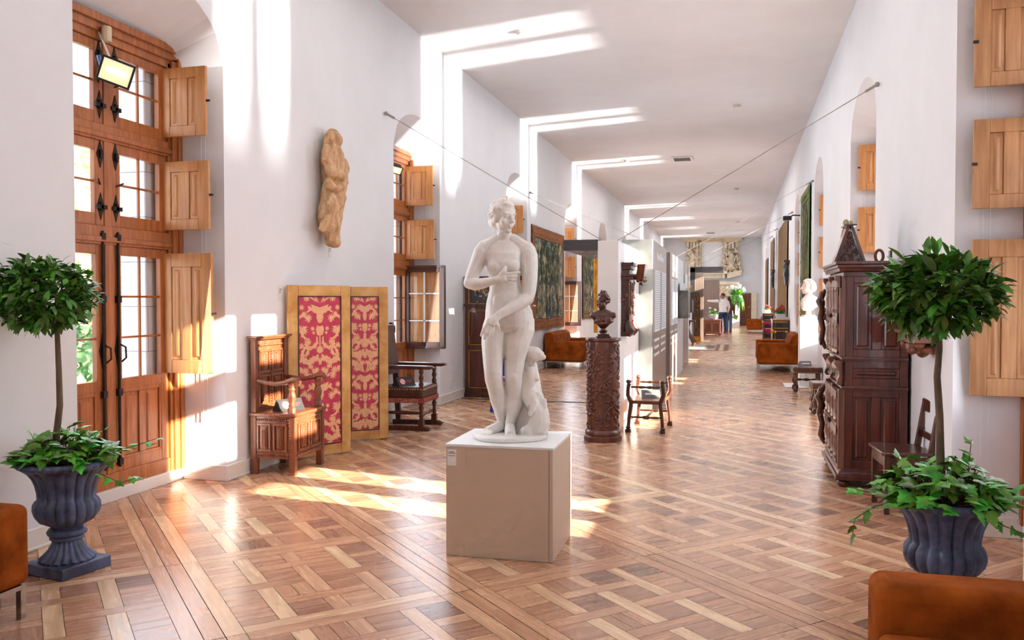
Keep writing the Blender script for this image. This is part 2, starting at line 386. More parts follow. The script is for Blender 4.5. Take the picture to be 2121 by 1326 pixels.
def window(n,X,s,a,b,style,full=True):
    W=b-a-.004
    root=bpy.data.objects.new('window_%d'%n,None); COL.objects.link(root); struct(root)
    root.location=(X+s*ND,a+.002 if s<0 else b-.002,0); root.rotation_euler=(0,0,0 if s<0 else PI)
    fr=MB()
    fo=.14 if s<0 else .09
    for y0,y1 in ((0,fo),(W-fo,W)): fr.box(0,.08,y0,y1,.09,3.42); fr.box(0,.1,y0+(.0 if y0==0 else .03),y1-(.03 if y0==0 else 0),.09,3.46); fr.box(0,.115,y0+(.0 if y0==0 else fo-.05),y1-(fo-.05 if y0==0 else 0),.09,3.48)
    fr.box(0,.08,0,W,3.38,3.56); fr.box(0,.1,0,W,3.44,3.56); fr.box(0,.125,0,W,3.5,3.56); fr.box(0,.07,0,W,.09,.2)
    for z0,z1 in ((1.9,2.04),(2.66,2.78)): fr.box(0,.075,.09,W-.09,z0,z1); fr.box(0,.09,.09,W-.09,z0+.02,z0+.06)
    fr.box(0,.07,W/2-.044,W/2+.044,.2,3.38)
    fr.build('frame',M_oak,root,bevel=.004,seg=1)
    MB().box(0,.1,-.002,W+.002,0,.09).build('sill',M_white,root,bevel=.004)
    bars_y=full
    for side in (0,1):
        y0,y1=(fo+.005,W/2-.045) if side==0 else (W/2+.045,W-fo-.005)
        for k,(z0,z1) in enumerate(ZB):
            lf=MB(); st=.085; gz0=z0+.09; gz1=z1-.07
            if k==0: gz0=.9
            x0,x1=.018,.062
            lf.box(x0,x1,y0,y0+st,z0,z1); lf.box(x0,x1,y1-st,y1,z0,z1); lf.box(x0,x1,y0+st,y1-st,z1-.07,z1); lf.box(x0,x1,y0+st,y1-st,z0,z0+.09)
            if k==0:
                lf.box(x0,x1,y0+st,y1-st,.82,.9)
                panel_board(lf,y0+st-.01,y1-st+.01,z0+.06,.84,x0+.004,x1-.004,st=.03,mid=.07,rail=.05)
            rows=3 if k==0 else 2
            if full:
                ym=(y0+y1)/2
                lf.box(x0+.012,x1-.012,ym-.009,ym+.009,gz0,gz1)
                for q in range(1,rows):
                    z=gz0+(gz1-gz0)*q/rows; lf.box(x0+.012,x1-.012,y0+st,y1-st,z-.008,z+.008)
            o=lf.build('sash',M_oak,root,bevel=.003,seg=1)
            MB().poly([(.039,y0+st-.01,gz0-.01),(.039,y1-st+.01,gz0-.01),(.039,y1-st+.01,gz1+.01),(.039,y0+st-.01,gz1+.01)]).build('pane',M_glass,o)
            if full and n<=3:
                h=MB(); yy=y1-st*.4 if side==0 else y0+st*.4
                if k>0:
                    for z in (z0+.14,z1-.1): diamond(h,x1,yy,z); h.box(x1,x1+.02,yy-.012,yy+.012,z-.03,z+.03)
                    h.tube([(x1,yy,z0+.3),(x1+.03,yy+(.05 if side else -.05),z0+.33)],.006,6)
                    h.box(x1,x1+.02,yy-.05,yy+.05,z0+.12,z0+.15)
                else:
                    h.tube([(x1+.016,yy,.24),(x1+.016,yy,2.0)],.011,8)
                    for z in (.28,.8,1.5,1.96): h.box(x1,x1+.03,yy-.02,yy+.02,z-.025,z+.025)
                    diamond(h,x1,yy,1.12,.13,.03)
                    h.tube([(x1+.03,yy,1.16),(x1+.05,yy+.03,1.14),(x1+.05,yy+.035,1.06),(x1+.03,yy+.01,1.03)],.008,6)
                h.build('bolt' if k==0 else 'latch',M_iron,o,smooth=40)
    # shutters folded against the far jamb (far = +Y)
    fy=W-.17 if s<0 else .095
    sg=1 if s<0 else -1
    ml=M_oakh if s<0 else (M_oakp if n<13 else M_oakh)
    zs=[(.9,1.87),(2.06,2.61),(2.81,3.36)]
    for k,(z0,z1) in enumerate(zs):
        if k==0 and style=='case':
            cs=MB(); x0,x1=.04,.63; z0,z1=.82,1.96; t=.03
            for q in ((x0,x0+.07,z0,z1),(x1-.07,x1,z0,z1),(x0+.07,x1-.07,z0,z0+.08),(x0+.07,x1-.07,z1-.08,z1)): cs.box(q[0],q[1],fy-t,fy+t,q[2],q[3])
            for q in ((x0-.01,x0+.02,z0-.01,z1+.01),(x1-.02,x1+.01,z0-.01,z1+.01),(x0,x1,z0-.012,z0+.02),(x0,x1,z1-.02,z1+.012)): cs.box(q[0],q[1],fy-t-.012,fy+t,q[2],q[3])
            xm=(x0+x1)/2
            o=cs.build('casement',M_dark,root,bevel=.004,seg=1)
            bb=MB(); bb.box(xm-.01,xm+.01,fy-.02,fy+.0,z0+.07,z1-.07)
            for q in (1,2): z=z0+(z1-z0)*q/3; bb.box(x0+.07,x1-.07,fy-.02,fy,z-.009,z+.009)
            bb.build('glazing_bar',M_white,o)
            MB().poly([(x0+.06,fy-.004,z0+.07),(x1-.06,fy-.004,z0+.07),(x1-.06,fy-.004,z1-.07),(x0+.06,fy-.004,z1-.07)]).build('pane',M_glass,o)
            sh=MB(); sh.M=Matrix(((0,1,0,0),(-1,0,0,0),(0,0,1,0),(0,0,0,1)))
            sh.M=Matrix.Translation((0,fy+.02,0))@Matrix(((0,1,0,0),(1,0,0,0),(0,0,1,0),(0,0,0,1)))
            panel_board(sh,x0+.05,x1-.05,z0+.03,z1-.03,0,.02,rec=.006,st=.07,mid=.07,rail=.1)
            sh.build('shutter',M_oakh,root,bevel=.002,seg=1)
            continue
        sh=MB(); x0,x1=(.04,.46+.02*(2-k)) if s<0 else (-.02,.40)
        t=.032
        sh.M=Matrix.Translation((0,fy,0))@Matrix(((0,1,0,0),(1,0,0,0),(0,0,1,0),(0,0,0,1)))
        if s>0: sh.M=Matrix.Translation((.02,fy,0))@Matrix.Rotation(R(-3),4,'Z')@Matrix(((0,1,0,0),(1,0,0,0),(0,0,1,0),(0,0,0,1)))
        panel_board(sh,x0,x1,z0,z1,-t/2,t/2,rec=.01,st=.09,mid=.085,rail=.11 if k==0 else .085)
        o=sh.build('shutter',ml,root,bevel=.003,seg=1)
        for z in (z0+.12,z1-.12): MB().tube([(x0-.004,fy-sg*.02,z-.03),(x0-.004,fy-sg*.02,z+.03)],.01,8).build('hinge',M_iron,o)
        MB().box(x1,x1+.03,fy-.006,fy+.006,(z0+z1)/2-.008,(z0+z1)/2+.008).build('catch',M_iron,o)
    # picture cords behind the shutters
    c=MB(); 
    for x in (.3,.34): c.tube([(x,W-.015 if s<0 else .015,.5),(x,W-.015 if s<0 else .015,3.3)],.0018,5)
    c.build('cord',M_white,root)
    return root
for i,(a,b) in enumerate(NL): window(i+1 if i else 20,XL,-1,a,b,'plain' if i==1 else 'case',full=True)
for i,(a,b) in enumerate(NR): window(i+11 if i else 21,XR,1,a,b,'plain',full=False)
# stone reveals outside the left windows
for i,(a,b) in enumerate(NL[1:4]):
    mb=MB(); x1,x0=XL-ND-.02,XL-ND-.26
    nb=NL[i+2][0]
    mb.box(x0,x1,b-.3,nb+.2,-.2,4.6); mb.box(x0,x1,NL[i][1]-.26,a+.2,-.2,4.6) if i==0 else None
    mb.box(x0,x1,a+.2,b-.3,3.6,4.6); mb.box(x0-.1,x1,a,b,-.2,-.02)
    struct(mb.build('trim_%d'%(i+1),M_stone,bevel=.01))
# ------------------------------------------------------------------ shared furniture materials
M_marble=mat('white_marble',srgb(242,237,231),srgb(224,215,205),.42,7,bump=.03,detail=6)
M_velvet=mat('rust_velvet',srgb(172,88,28),srgb(124,58,14),.9,5,detail=6,bump=.05,spec=.1)
M_chrome=mat('brushed_steel',srgb(200,198,196),srgb(180,178,176),.25,30,metal=1.)
M_urn=mat('lead_urn',srgb(98,110,146),srgb(54,60,82),.4,9,bump=.15,detail=6)
M_soil=mat('potting_soil',srgb(60,44,34),srgb(38,28,22),.95,40,bump=.4)
M_bark=mat('bark',srgb(120,98,78),srgb(86,70,54),.85,30,stretch=(1,1,.3),bump=.3)
M_bay=mat('bay_leaf',srgb(92,136,42),srgb(58,100,34),.42,14,attr=(.5,1.9,.47,.53))
M_ivy=mat('ivy_leaf',srgb(112,172,48),srgb(66,124,38),.4,14,attr=(.5,1.6,.47,.54))
M_stem=mat('vine_stem',srgb(126,84,62),srgb(98,70,44),.7,20)
M_walnut=wood('dark_walnut',(96,50,34),(58,28,20),.32,'z',coat=.35)
M_walnutx=wood('dark_walnut_long',(92,48,32),(60,30,20),.32,'y',coat=.35)
M_carved=wood('carved_oak',(138,76,44),(98,50,28),.38,'z',coat=.25,scale=7)
M_mahog=wood('cabinet_walnut',(108,48,34),(66,28,22),.3,'z',coat=.4,scale=4)
M_mahogp=wood('cabinet_front_walnut',(132,86,70),(98,60,48),.36,'z',coat=.4,scale=4)
M_leather=mat('brown_leather',srgb(96,54,36),srgb(64,36,26),.4,14,bump=.1)
M_nail=mat('brass_nail',srgb(200,170,130),srgb(180,150,110),.3,10,metal=.8)
M_black=mat('black_card',srgb(34,32,34),srgb(26,24,26),.5,5)
M_red=mat('red_print',srgb(214,50,40),srgb(206,44,36),.5,5)
M_paper=mat('white_card',srgb(240,236,232),srgb(234,230,226),.6,5)
M_ink=mat('grey_ink',srgb(120,112,108),srgb(100,94,90),.7,5)
M_plinth=mat('plinth_beige',srgb(206,182,160),srgb(200,176,154),.5,2)
M_gold=mat('gilt_velvet',srgb(226,180,112),srgb(196,138,70),.6,6,detail=6,sheen=.2)
M_crim=mat('crimson_silk',srgb(206,62,92),srgb(190,46,80),.45,12)
M_cream=mat('cream_silk',srgb(244,190,146),srgb(234,174,130),.45,20)
# ------------------------------------------------------------------ pedestal and statue
def pedestal():
    p0,p1=FL(924,1150),FL(1145,1167); a=math.atan2(p1.y-p0.y,p1.x-p0.x); w=(p1-p0).length; d=.6
    t=thing('pedestal','beige square plinth in the middle of the parquet floor carrying the marble statue','plinth',(p0.x,p0.y,0),a)
    MB().box(0,w,0,d,0,.64).build('body',M_plinth,t,bevel=.003)
    MB().box(-.003,w+.003,-.003,d+.003,.64,.657).build('top',M_white,t,bevel=.003)
    m=MB(); m.box(w-.024,w-.021,-.001,.002,.0,.64); m.build('corner_joint',M_ink,t)
    l=MB(); l.box(.01,.065,-.004,-.0005,.53,.625); o=l.build('label_card',M_paper,t); o['label']='small white label with grey lettering'
    l=MB(); rg=random.Random(5)
    for z,x0,x1 in ((.61,.024,.052),(.602,.016,.06),(.588,.018,.058)):
        x=x0
        while x<x1: k=rg.uniform(.003,.007); l.box(x,min(x+k,x1),-.0048,-.004,z-.002,z+.002); x+=k+.0015
    l.build('lettering',M_ink,o)
pedestal()
def statue():
    base=FL(1057,905,.66); S=339.
    X=lambda px:(px-1057)/S
    Z=lambda py,dy=0: .845+(620-py)*(5.16+dy)/1750
    def P(px,py,dy=0.): return Vector((X(px)*(1+dy/5.16),dy,Z(py,dy)))
    t=thing('marble_statue','life-size white marble statue of a standing woman with crossing arms on the beige plinth','statue',(base.x,base.y,.657),TH)
    b=MB()
    # torso
    def sec(px,py,rx,ry,dy=0,rz=0): return (P(px,py,dy),rx/S,ry,rz,.92)
    b.loft([sec(1046,497,9,.03),sec(1045,503,20,.05,.005),sec(1046,512,36,.07,.01),sec(1044,527,38,.088),sec(1043,545,37,.095,-.005),sec(1044,563,34,.086,0),sec(1046,585,31,.078,.004),sec(1047,603,33.5,.084,0),sec(1050,625,42,.096,.004),sec(1054,645,48.5,.108,.01),sec(1055,662,50.5,.112,.012),sec(1057,676,49,.105,.012),sec(1058,690,42,.08,.012)],28)
    b.ell(P(1025,552,-.06),(.045,.042,.046)); b.ell(P(1062,552,-.06),(.045,.042,.046)); b.ell(P(1026,540,-.05),(.04,.036,.06)); b.ell(P(1061,540,-.05),(.04,.036,.06))
    b.ell(P(1049,628,-.062),(.085,.04,.085))
    b.ell(P(1036,668,.07),(.07,.055,.075)); b.ell(P(1076,668,.07),(.07,.055,.075))
    # shoulders
    b.ell(P(1011,514,.01),(.055,.055,.045)); b.ell(P(1088,519,.01),(.06,.058,.052))
    b.cap(P(1030,500,.01),P(1005,516,0),.042,.048); b.cap(P(1062,500,.01),P(1092,522,0),.044,.054)
    b.tube([P(1046,512,.015),P(1045,496,.005),P(1044,478,-.01)],[.055,.046,.043],16)
    # legs : viewer's left (bent, set back) and viewer's right (weight bearing)
    def leg(pts): b.tube([P(*q[:3]) for q in pts],[q[3] for q in pts],18)
    leg([(1036,640,.01,.03),(1034,652,.01,.066),(1031,666,.008,.08),(1027,682,0,.083),(1022,712,-.02,.074),(1021,745,-.045,.062),(1022,772,-.06,.056),(1023,786,-.05,.055),(1028,806,-.02,.053),(1033,832,.015,.05),(1037,855,.045,.038),(1039.5,872,.06,.031),(1041,884,.065,.03)])
    b.ell(P(1022,777,-.088),(.034,.026,.04)); b.ell(P(1033,826,.035),(.04,.04,.07))
    leg([(1074,638,.01,.03),(1076,650,.01,.066),(1079,664,.008,.083),(1078,682,0,.088),(1070,712,-.01,.08),(1066,745,-.02,.064),(1064,775,-.025,.056),(1064,790,-.018,.055),(1066,812,0,.052),(1066,836,.01,.05),(1061,860,.01,.037),(1057,876,.006,.031),(1056,890,.0,.03)])
    b.ell(P(1063,780,-.06),(.032,.026,.04)); b.ell(P(1068,826,.03),(.04,.042,.07))
    # feet
    b.ell(P(1040,887,.07),(.034,.034,.03)); b.tube([P(1038,882,.05),P(1025,889,.02),P(1008,895,-.02)],[.034,.034,.028],14)
    for k,(px,py,dy) in enumerate([(998,899,-.05),(1001,900,-.062),(1005,901,-.072),(1010,902,-.08),(1015,902,-.082)]):
        b.cap(P(1012+k*1.5,896,-.02-.008*k),P(px,py,dy),.013,.011)
    b.ell(P(1056,894,.0),(.033,.036,.03)); b.tube([P(1056,886,-.02),P(1056.5,897,-.07),P(1057,903,-.11)],[.034,.036,.03],14,sq=.9)
    for k in range(5): b.cap(P(1049+k*4,904,-.11),P(1048+k*4.6,909+(.6 if k in(1,2) else 0),-.155+.012*abs(k-3)),.0135,.0115)
    # her right arm (viewer's left), forearm folded across the chest
    def limb(pts): b.tube([P(*q[:3]) for q in pts],[q[3] for q in pts],16)
    limb([(1014,500,.01,.02),(1006,509,.006,.042),(998,524,-.004,.052),(989,548,-.02,.047),(979,572,-.04,.042),(974,585,-.055,.038)])
    b.ell(P(973,587,-.058),.037)
    limb([(974,587,-.06,.037),(985,590,-.08,.038),(1000,588,-.105,.033),(1016,584,-.125,.026),(1027,581,-.135,.022)])
    b.tube([P(1025,582,-.134),P(1036,578,-.142),P(1048,575.5,-.144)],[.023,.031,.027],14,sq=.7)
    for (a,m,e,r) in (((1048,569,-.146),(1063,566.5,-.15),(1078,565,-.142),.009),((1049,573.5,-.148),(1062,574,-.154),(1073,573.5,-.146),.0092),((1048,578,-.146),(1060,581,-.152),(1070,581.5,-.144),.009),((1045,582,-.14),(1054,588,-.146),(1063,589,-.138),.0082)):
        b.tube([P(*a),P(*m),P(*e)],[r*1.1,r,r*.8],10)
    b.tube([P(1037,572,-.143),P(1045,563,-.15),P(1048,553,-.138)],[.017,.0135,.01],10)
    # her left arm (viewer's right), forearm crossing down over the hip
    limb([(1078,502,.01,.02),(1088,512,.006,.046),(1095,532,0,.056),(1097,556,-.01,.051),(1097,582,-.025,.047),(1095,606,-.04,.043),(1092,618,-.05,.041)])
    b.ell(P(1092,619,-.05),.041)
    limb([(1091,619,-.055,.041),(1078,627,-.09,.04),(1060,638,-.125,.034),(1043,648,-.15,.027),(1031,655,-.16,.024)])
    b.tube([P(1033,654,-.16),P(1023,662,-.168),P(1016,673,-.17)],[.024,.032,.028],14,sq=.7)
    for (a,m,e,r) in (((1010,670,-.168),(1001,684,-.176),(996,698,-.17),.0088),((1013,675,-.172),(1006.5,690,-.182),(1003,704,-.174),.0092),((1018,677,-.172),(1014,692,-.182),(1011.5,705,-.174),.009),((1023,677,-.168),(1021,690,-.176),(1019.5,701,-.168),.0082)):
        b.tube([P(*a),P(*m),P(*e)],[r*1.1,r,r*.8],10)
    b.ell(P(1015,668,-.165),(.026,.018,.03)); b.tube([P(1026,664,-.168),P(1032,675,-.172),P(1034,688,-.16)],[.014,.011,.0085],10)
    # head, turned to the viewer's right
    hc=P(1042,453,-.005); Q=Matrix.Translation(hc)@Matrix.Rotation(R(-48)+PI,4,'Z').to_4x4()
    # local head frame: +y is forward
    Q=Matrix.Translation(hc)@Matrix.Rotation(R(-180+42),4,'Z')@Matrix.Rotation(R(-4),4,'X')@Matrix.Scale(.92,4)
    b.M=Q
    b.ell((0,-.012,.028),(.072,.086,.082)); b.ell((0,.02,-.035),(.055,.062,.066)); b.ell((0,.056,-.082),(.024,.022,.02))
    b.ell((0,.05,.03),(.06,.03,.05)); b.cap((0,.078,.022),(0,.096,-.022),.009,.0135); b.ell((0,.087,-.026),(.016,.012,.008))
    for s in (-1,1):
        b.ell((s*.028,.071,.026),(.024,.012,.007)); b.ell((s*.029,.066,.008),(.016,.012,.009)); b.ell((s*.034,.05,-.026),(.026,.026,.03)); b.ell((s*.066,-.005,-.01),(.012,.02,.03))
    b.ell((0,.082,-.049),(.021,.011,.0055)); b.ell((0,.081,-.06),(.018,.011,.0065))
    b.ell((0,-.06,-.03),(.05,.05,.05))
    # wavy hair : rows of curls over the skull, gathered at the nape with a loose knot on top
    rg=random.Random(11)
    for j in range(150):
        u=rg.uniform(0,2*PI); v=rg.uniform(-.45,1.); c=math.sqrt(1-v*v) if abs(v)<1 else 0
        d=Vector((c*math.cos(u),c*math.sin(u),v))
        if d.y>.45 and v<.62: continue
        if d.y>.1 and v<.05: continue
        p=Vector((d.x*.076,d.y*.09-.012,d.z*.088+.03))
        b.ell(p,(rg.uniform(.011,.018),rg.uniform(.014,.02),rg.uniform(.01,.015)),8,5)
    for s in (-1,1):
        for q in range(9):
            pts=[]
            for i in range(15):
                f=i/14; az=R(72-q*9)*1.; th=R(20+f*150); x=.0765*math.cos(R(10+q*9))*math.sin(PI*f)**.8*s; y=.07-.165*f; z=.03+.088*math.sqrt(max(0.02,1-(x/.08)**2-((y+.012)/.098)**2))*(1 if f<.8 else .3)-.004*q*f
                pts.append((x+.003*math.sin(i*2.1+q),y,z+.004*math.sin(i*1.7+q*1.3)))
            b.tube(pts,.0085,8)
        for k in range(7): b.ell((s*(.012+.0095*k),.064-.004*k*k*.35,.085-.0085*k),(.011,.011,.011),8,5)
    b.ell((0,-.016,.034),(.077,.09,.086))
    for q in ((0,.02,.118),(.022,.022,.114),(-.022,.022,.114),(0,-.01,.116)): b.ell(q,(.016,.014,.013),8,5)
    b.ell((0,-.098,-.03),(.038,.034,.034)); b.ell((0,-.09,.01),(.045,.03,.03))
    b.M=None
    f=remesh(b,'figure',M_marble,.0042,t,iters=3,factor=.5)
    # support at her side : tree stump with a curling fish and putti lumps
    s=MB()
    s.loft([((X(1088),.1,.0),.15,.11),((X(1090),.1,.06),.12,.09),((X(1092),.1,.2),.105,.08),((X(1090),.1,.36),.085,.07),((X(1089),.1,.5),.06,.05)],18)
    s.tube([P(1088,760,.06),P(1091,742,.05),P(1101,733,.03),P(1112,734,.0),P(1121,739,-.02),P(1130,742,-.03)],[.042,.046,.05,.042,.024,.012],14)
    s.ell(P(1117,733,-.01),(.03,.03,.02)); s.tube([P(1104,742,.0),P(1112,743,-.03),P(1122,743,-.03)],[.02,.016,.01],8)
    s.tube([P(1086,760,.05),P(1085,782,.03),P(1088,800,.02),P(1097,818,.0),P(1108,836,-.02)],[.05,.055,.056,.058,.06],14)
    s.tube([P(1104,756,.02),P(1106,772,0),P(1111,784,-.02),P(1112,789,-.03)],[.024,.022,.018,.017],10)
    s.ell(P(1103,752,.02),.026); s.tube([P(1098,760,.0),P(1100,790,-.02),P(1096,808,-.03)],[.03,.028,.02],10)
    s.tube([P(1108,834,-.02),P(1116,852,-.03),P(1117,872,-.03),P(1110,888,-.03),P(1100,902,-.03)],[.05,.06,.068,.066,.06],14)
    s.ell(P(1116,822,-.03),(.03,.03,.034)); s.ell(P(1122,835,-.05),(.022,.02,.034)); s.tube([P(1110,832,-.06),P(1103,848,-.08),P(1096,862,-.08)],[.022,.017,.013],10)
    s.tube([P(1126,826,-.05),P(1129,842,-.06),P(1124,856,-.07)],[.016,.016,.014],8)
    s.ell(P(1125,880,-.02),(.04,.03,.036)); s.ell(P(1130,888,-.01),(.022,.02,.02)); s.ell(P(1118,897,-.04),(.055,.04,.03)); s.ell(P(1092,898,-.06),(.05,.04,.05))
    o=remesh(s,'support',M_marble,.006,t,iters=3)
    for q in (o,f):
        for v in q.data.vertices: v.co.z=max(v.co.z,.004)
    pl=MB(); n=40
    pts=[(X(1057)+.228*math.cos(a)*(1+.03*math.sin(5*a)),-.02+.2*math.sin(a)*(1+.04*math.cos(3*a)),0) for a in [2*PI*k/n for k in range(n)]]
    pl.ext(pts,(0,0,.028)); pl.build('base_plate',M_marble,t,bevel=.008,seg=2)
statue()
# ------------------------------------------------------------------ potted trees in fluted urns
def leafs(mb,p,d,up,L,W,rg,shape='bay'):
    d=d.normalized(); s=d.cross(up); s=s.normalized() if s.length>1e-3 else d.orthogonal().normalized(); n=s.cross(d).normalized()
    mb.cur=rg.uniform(.02,1)
    if shape=='bay':
        pr=[(0,0),(.25,.75),(.55,1.),(.8,.6),(1.,0)]
        mid=[p+d*(L*t)-n*(L*.18*t*t) for t,_ in pr]
        vs=mid+[mid[i]+s*(W*pr[i][1])+n*(W*.3*pr[i][1]) for i in (1,2,3)]+[mid[i]-s*(W*pr[i][1])+n*(W*.3*pr[i][1]) for i in (1,2,3)]
        mb.add(vs,[(0,1,5),(1,2,6,5),(2,3,7,6),(3,4,7),(0,8,1),(1,8,9,2),(2,9,10,3),(3,10,4)])
    else:
        lob=[(0,.0),(-.1,.3),(.05,.62),(.2,.98),(.42,.5),(.62,.55),(.74,.32),(1.1,0)]
        vs=[p+d*(L*.5*0.9)+n*(W*.06)]
        R_=[p+d*(L*t)+s*(W*w)-n*(W*.22*w+L*.12*t*t) for t,w in lob]; L_=[p+d*(L*t)-s*(W*w)-n*(W*.22*w+L*.12*t*t) for t,w in lob[1:-1]]
        ring=R_+L_[::-1]; k=len(ring)
        mb.add(vs+ring,[(0,1+i,1+(i+1)%k) for i in range(k)])
def topiary(cx,cy,label,crown,rotz,seed,trunk,leaf=.075,nleaf=1000,vines=(),spread=.27):
    rg=random.Random(seed)
    t=thing('topiary_tree',label,'potted tree',(cx,cy,0),0)
    u=MB()
    fl=lambda a,z:1
    def flute(a,z):
        if .40<z<.575: return 1+.13*(abs(math.cos(9*a))**.6-.6)
        if .27<z<=.40: return .97+.12*abs(math.cos(9*a))**.8
        if .065<z<.16: return 1+.05*math.cos(20*a)
        if z>=.585: return 1+.02*math.cos(36*a)
        return 1.
    prof=[(.04,.06),(.135,.06),(.14,.075),(.118,.095),(.095,.12),(.078,.15),(.074,.175),(.088,.18),(.09,.19),(.082,.198),(.098,.205),(.104,.22),(.094,.236),(.08,.24),(.082,.252),(.1,.262),(.128,.282),(.15,.315),(.158,.345),(.156,.375),(.146,.395),(.14,.405),(.142,.44),(.15,.48),(.165,.52),(.188,.555),(.208,.572),(.226,.578),(.243,.59),(.247,.603),(.238,.616),(.222,.618),(.2,.604),(.17,.58),(.02,.575)]
    o=u.lathe(prof,192,rf=flute,cap=False).build('urn',M_urn,t,smooth=60)
    MB().box(-.155,.155,-.155,.155,0,.062).build('plinth',M_urn,o,bevel=.006).rotation_euler=(0,0,rotz)
    MB().lathe([(.001,.602),(.19,.6),(.2,.59)],24,cap=False).build('soil',M_soil,t)
    tr=MB(); tr.tube([Vector(p) for p in trunk],[.02-.008*i/(len(trunk)-1) for i in range(len(trunk))],10)
    top=Vector(trunk[-1]); cc=Vector(crown[:3]); rx,rz=crown[3],crown[4]
    for k in range(14):
        d=Vector((rg.gauss(0,1),rg.gauss(0,1),rg.uniform(-.3,1))).normalized(); e=cc+Vector((d.x*rx,d.y*rx,d.z*rz))*.8
        st=top-Vector((0,0,rg.uniform(0,.05))); m=st.lerp(e,.5)+Vector((rg.uniform(-.03,.03),rg.uniform(-.03,.03),-.02)); tr.tube([st,m,e],[.008,.005,.002],6)
    tr.build('trunk',M_bark,t,smooth=60)
    lv=MB()
    for k in range(nleaf):
        d=Vector((rg.gauss(0,1),rg.gauss(0,1),rg.gauss(0,1))).normalized(); q=rg.uniform(.25,1)**.5
        lump=1+.12*noise.noise(d*2.3+Vector((seed,0,0)))
        p=cc+Vector((d.x*rx,d.y*rx,d.z*rz))*q*lump
        dd=(Vector((d.x,d.y,d.z*.6))*.8+Vector((rg.gauss(0,.8),rg.gauss(0,.8),rg.gauss(0.0,.6))))
        leafs(lv,p,dd,Vector((rg.gauss(0,.3),rg.gauss(0,.3),1)),leaf*rg.uniform(.7,1.25),leaf*.19*rg.uniform(.8,1.3),rg)
    lv.build('crown',M_bay,t,smooth=180)
    iv=MB(); vs=MB()
    for k in range(230):
        a=rg.uniform(0,2*PI); r=spread*math.sqrt(rg.uniform(.02,1)); z=.63+.13*(1-(r/spread)**2)*rg.uniform(.4,1.3)+rg.uniform(-.02,.03)
        p=Vector((r*math.cos(a),r*math.sin(a),z)); d=Vector((math.cos(a)+rg.gauss(0,.5),math.sin(a)+rg.gauss(0,.5),rg.gauss(-.25,.4)))
        vs.tube([Vector((r*.5*math.cos(a),r*.5*math.sin(a),.6)),p-Vector((0,0,.02)),p],.0018,5)
        leafs(iv,p,d,Vector((rg.gauss(0,.35),rg.gauss(0,.35),1)),rg.uniform(.055,.085),rg.uniform(.034,.05),rg,'ivy')
    for path in vines:
        pts=[Vector(q) for q in path]; vs.tube(pts,[.0026]*(len(pts)-1)+[.0012],6)
        n=len(pts)-1
        for i in range(n):
            for f in (.35,.8):
                p=pts[i].lerp(pts[i+1],f); 
                if p.length and (p.xy.length<.2 and rg.random()<.2): continue
                d=Vector((rg.gauss(0,1),rg.gauss(0,1),rg.gauss(-.3,.4)))+(pts[i+1]-pts[i]).normalized()
                leafs(iv,p,d,Vector((rg.gauss(0,.4),rg.gauss(-.4,.4),1)),rg.uniform(.04,.065),rg.uniform(.022,.036),rg,'ivy')
    vs.build('vine_stems',M_stem,t); iv.build('ivy',M_ivy,t,smooth=180)
    return t
def lv3(c,pts): # photo points at the urn's own depth to urn-local coordinates
    dp=(Vector((c[0],c[1],0))-CAM).dot(FW); return [DEP(x,y,dp+dd)-Vector((c[0],c[1],0)) for x,y,dd in pts]
cL=(-3.575,3.86)
crL=lv3(cL,[(88,612,0)])[0]
topiary(cL[0],cL[1],'clipped bay tree in a dark fluted urn on a square base, left',(crL.x,crL.y,crL.z,.265,.195),R(-9),21,
  lv3(cL,[(116,975,0),(117,900,0),(124,840,0),(122,770,0),(119,700,0),(118,672,0)]),leaf=.07,nleaf=1900,spread=.24,
  vines=[lv3(cL,[(150,950,0),(200,925,-.02),(240,935,-.05),(290,920,-.05),(335,905,-.05)]),lv3(cL,[(160,965,-.1),(215,985,-.15),(250,1000,-.15),(300,985,-.15)]),
         lv3(cL,[(110,950,0),(60,935,.02),(25,950,.0),(0,960,0)]),lv3(cL,[(150,950,0),(190,900,0),(225,885,0)]),lv3(cL,[(180,950,-.05),(215,940,-.08),(232,960,-.1)]),lv3(cL,[(90,950,0),(70,910,0),(62,895,0)])])
cR=DEP(1957,1062,3.8); cR=(cR.x,cR.y)
crR=lv3(cR,[(1940,608,0)])[0]
topiary(cR[0],cR[1],'clipped bay tree in a dark fluted urn behind the right foreground sofa',(crR.x,crR.y,crR.z,.255,.17),R(-9),34,
  lv3(cR,[(1952,1010,0),(1948,960,0),(1946,860,0),(1941,780,0),(1946,720,0),(1945,680,0)]),leaf=.085,nleaf=1350,spread=.27,
  vines=[lv3(cR,[(1900,1050,-.1),(1840,1040,-.15),(1810,1050,-.2),(1770,1075,-.2),(1765,1115,-.2)]),lv3(cR,[(2040,1030,0),(2085,1020,.0),(2118,1030,0)]),lv3(cR,[(2040,1060,-.1),(2080,1090,-.15),(2121,1105,-.15)]),
         lv3(cR,[(2005,990,0),(2008,950,0),(2012,910,0)]),lv3(cR,[(1870,1000,-.05),(1865,960,-.05),(1860,945,-.05)]),lv3(cR,[(1840,1020,-.1),(1800,1020,-.12),(1760,1010,-.12)])])
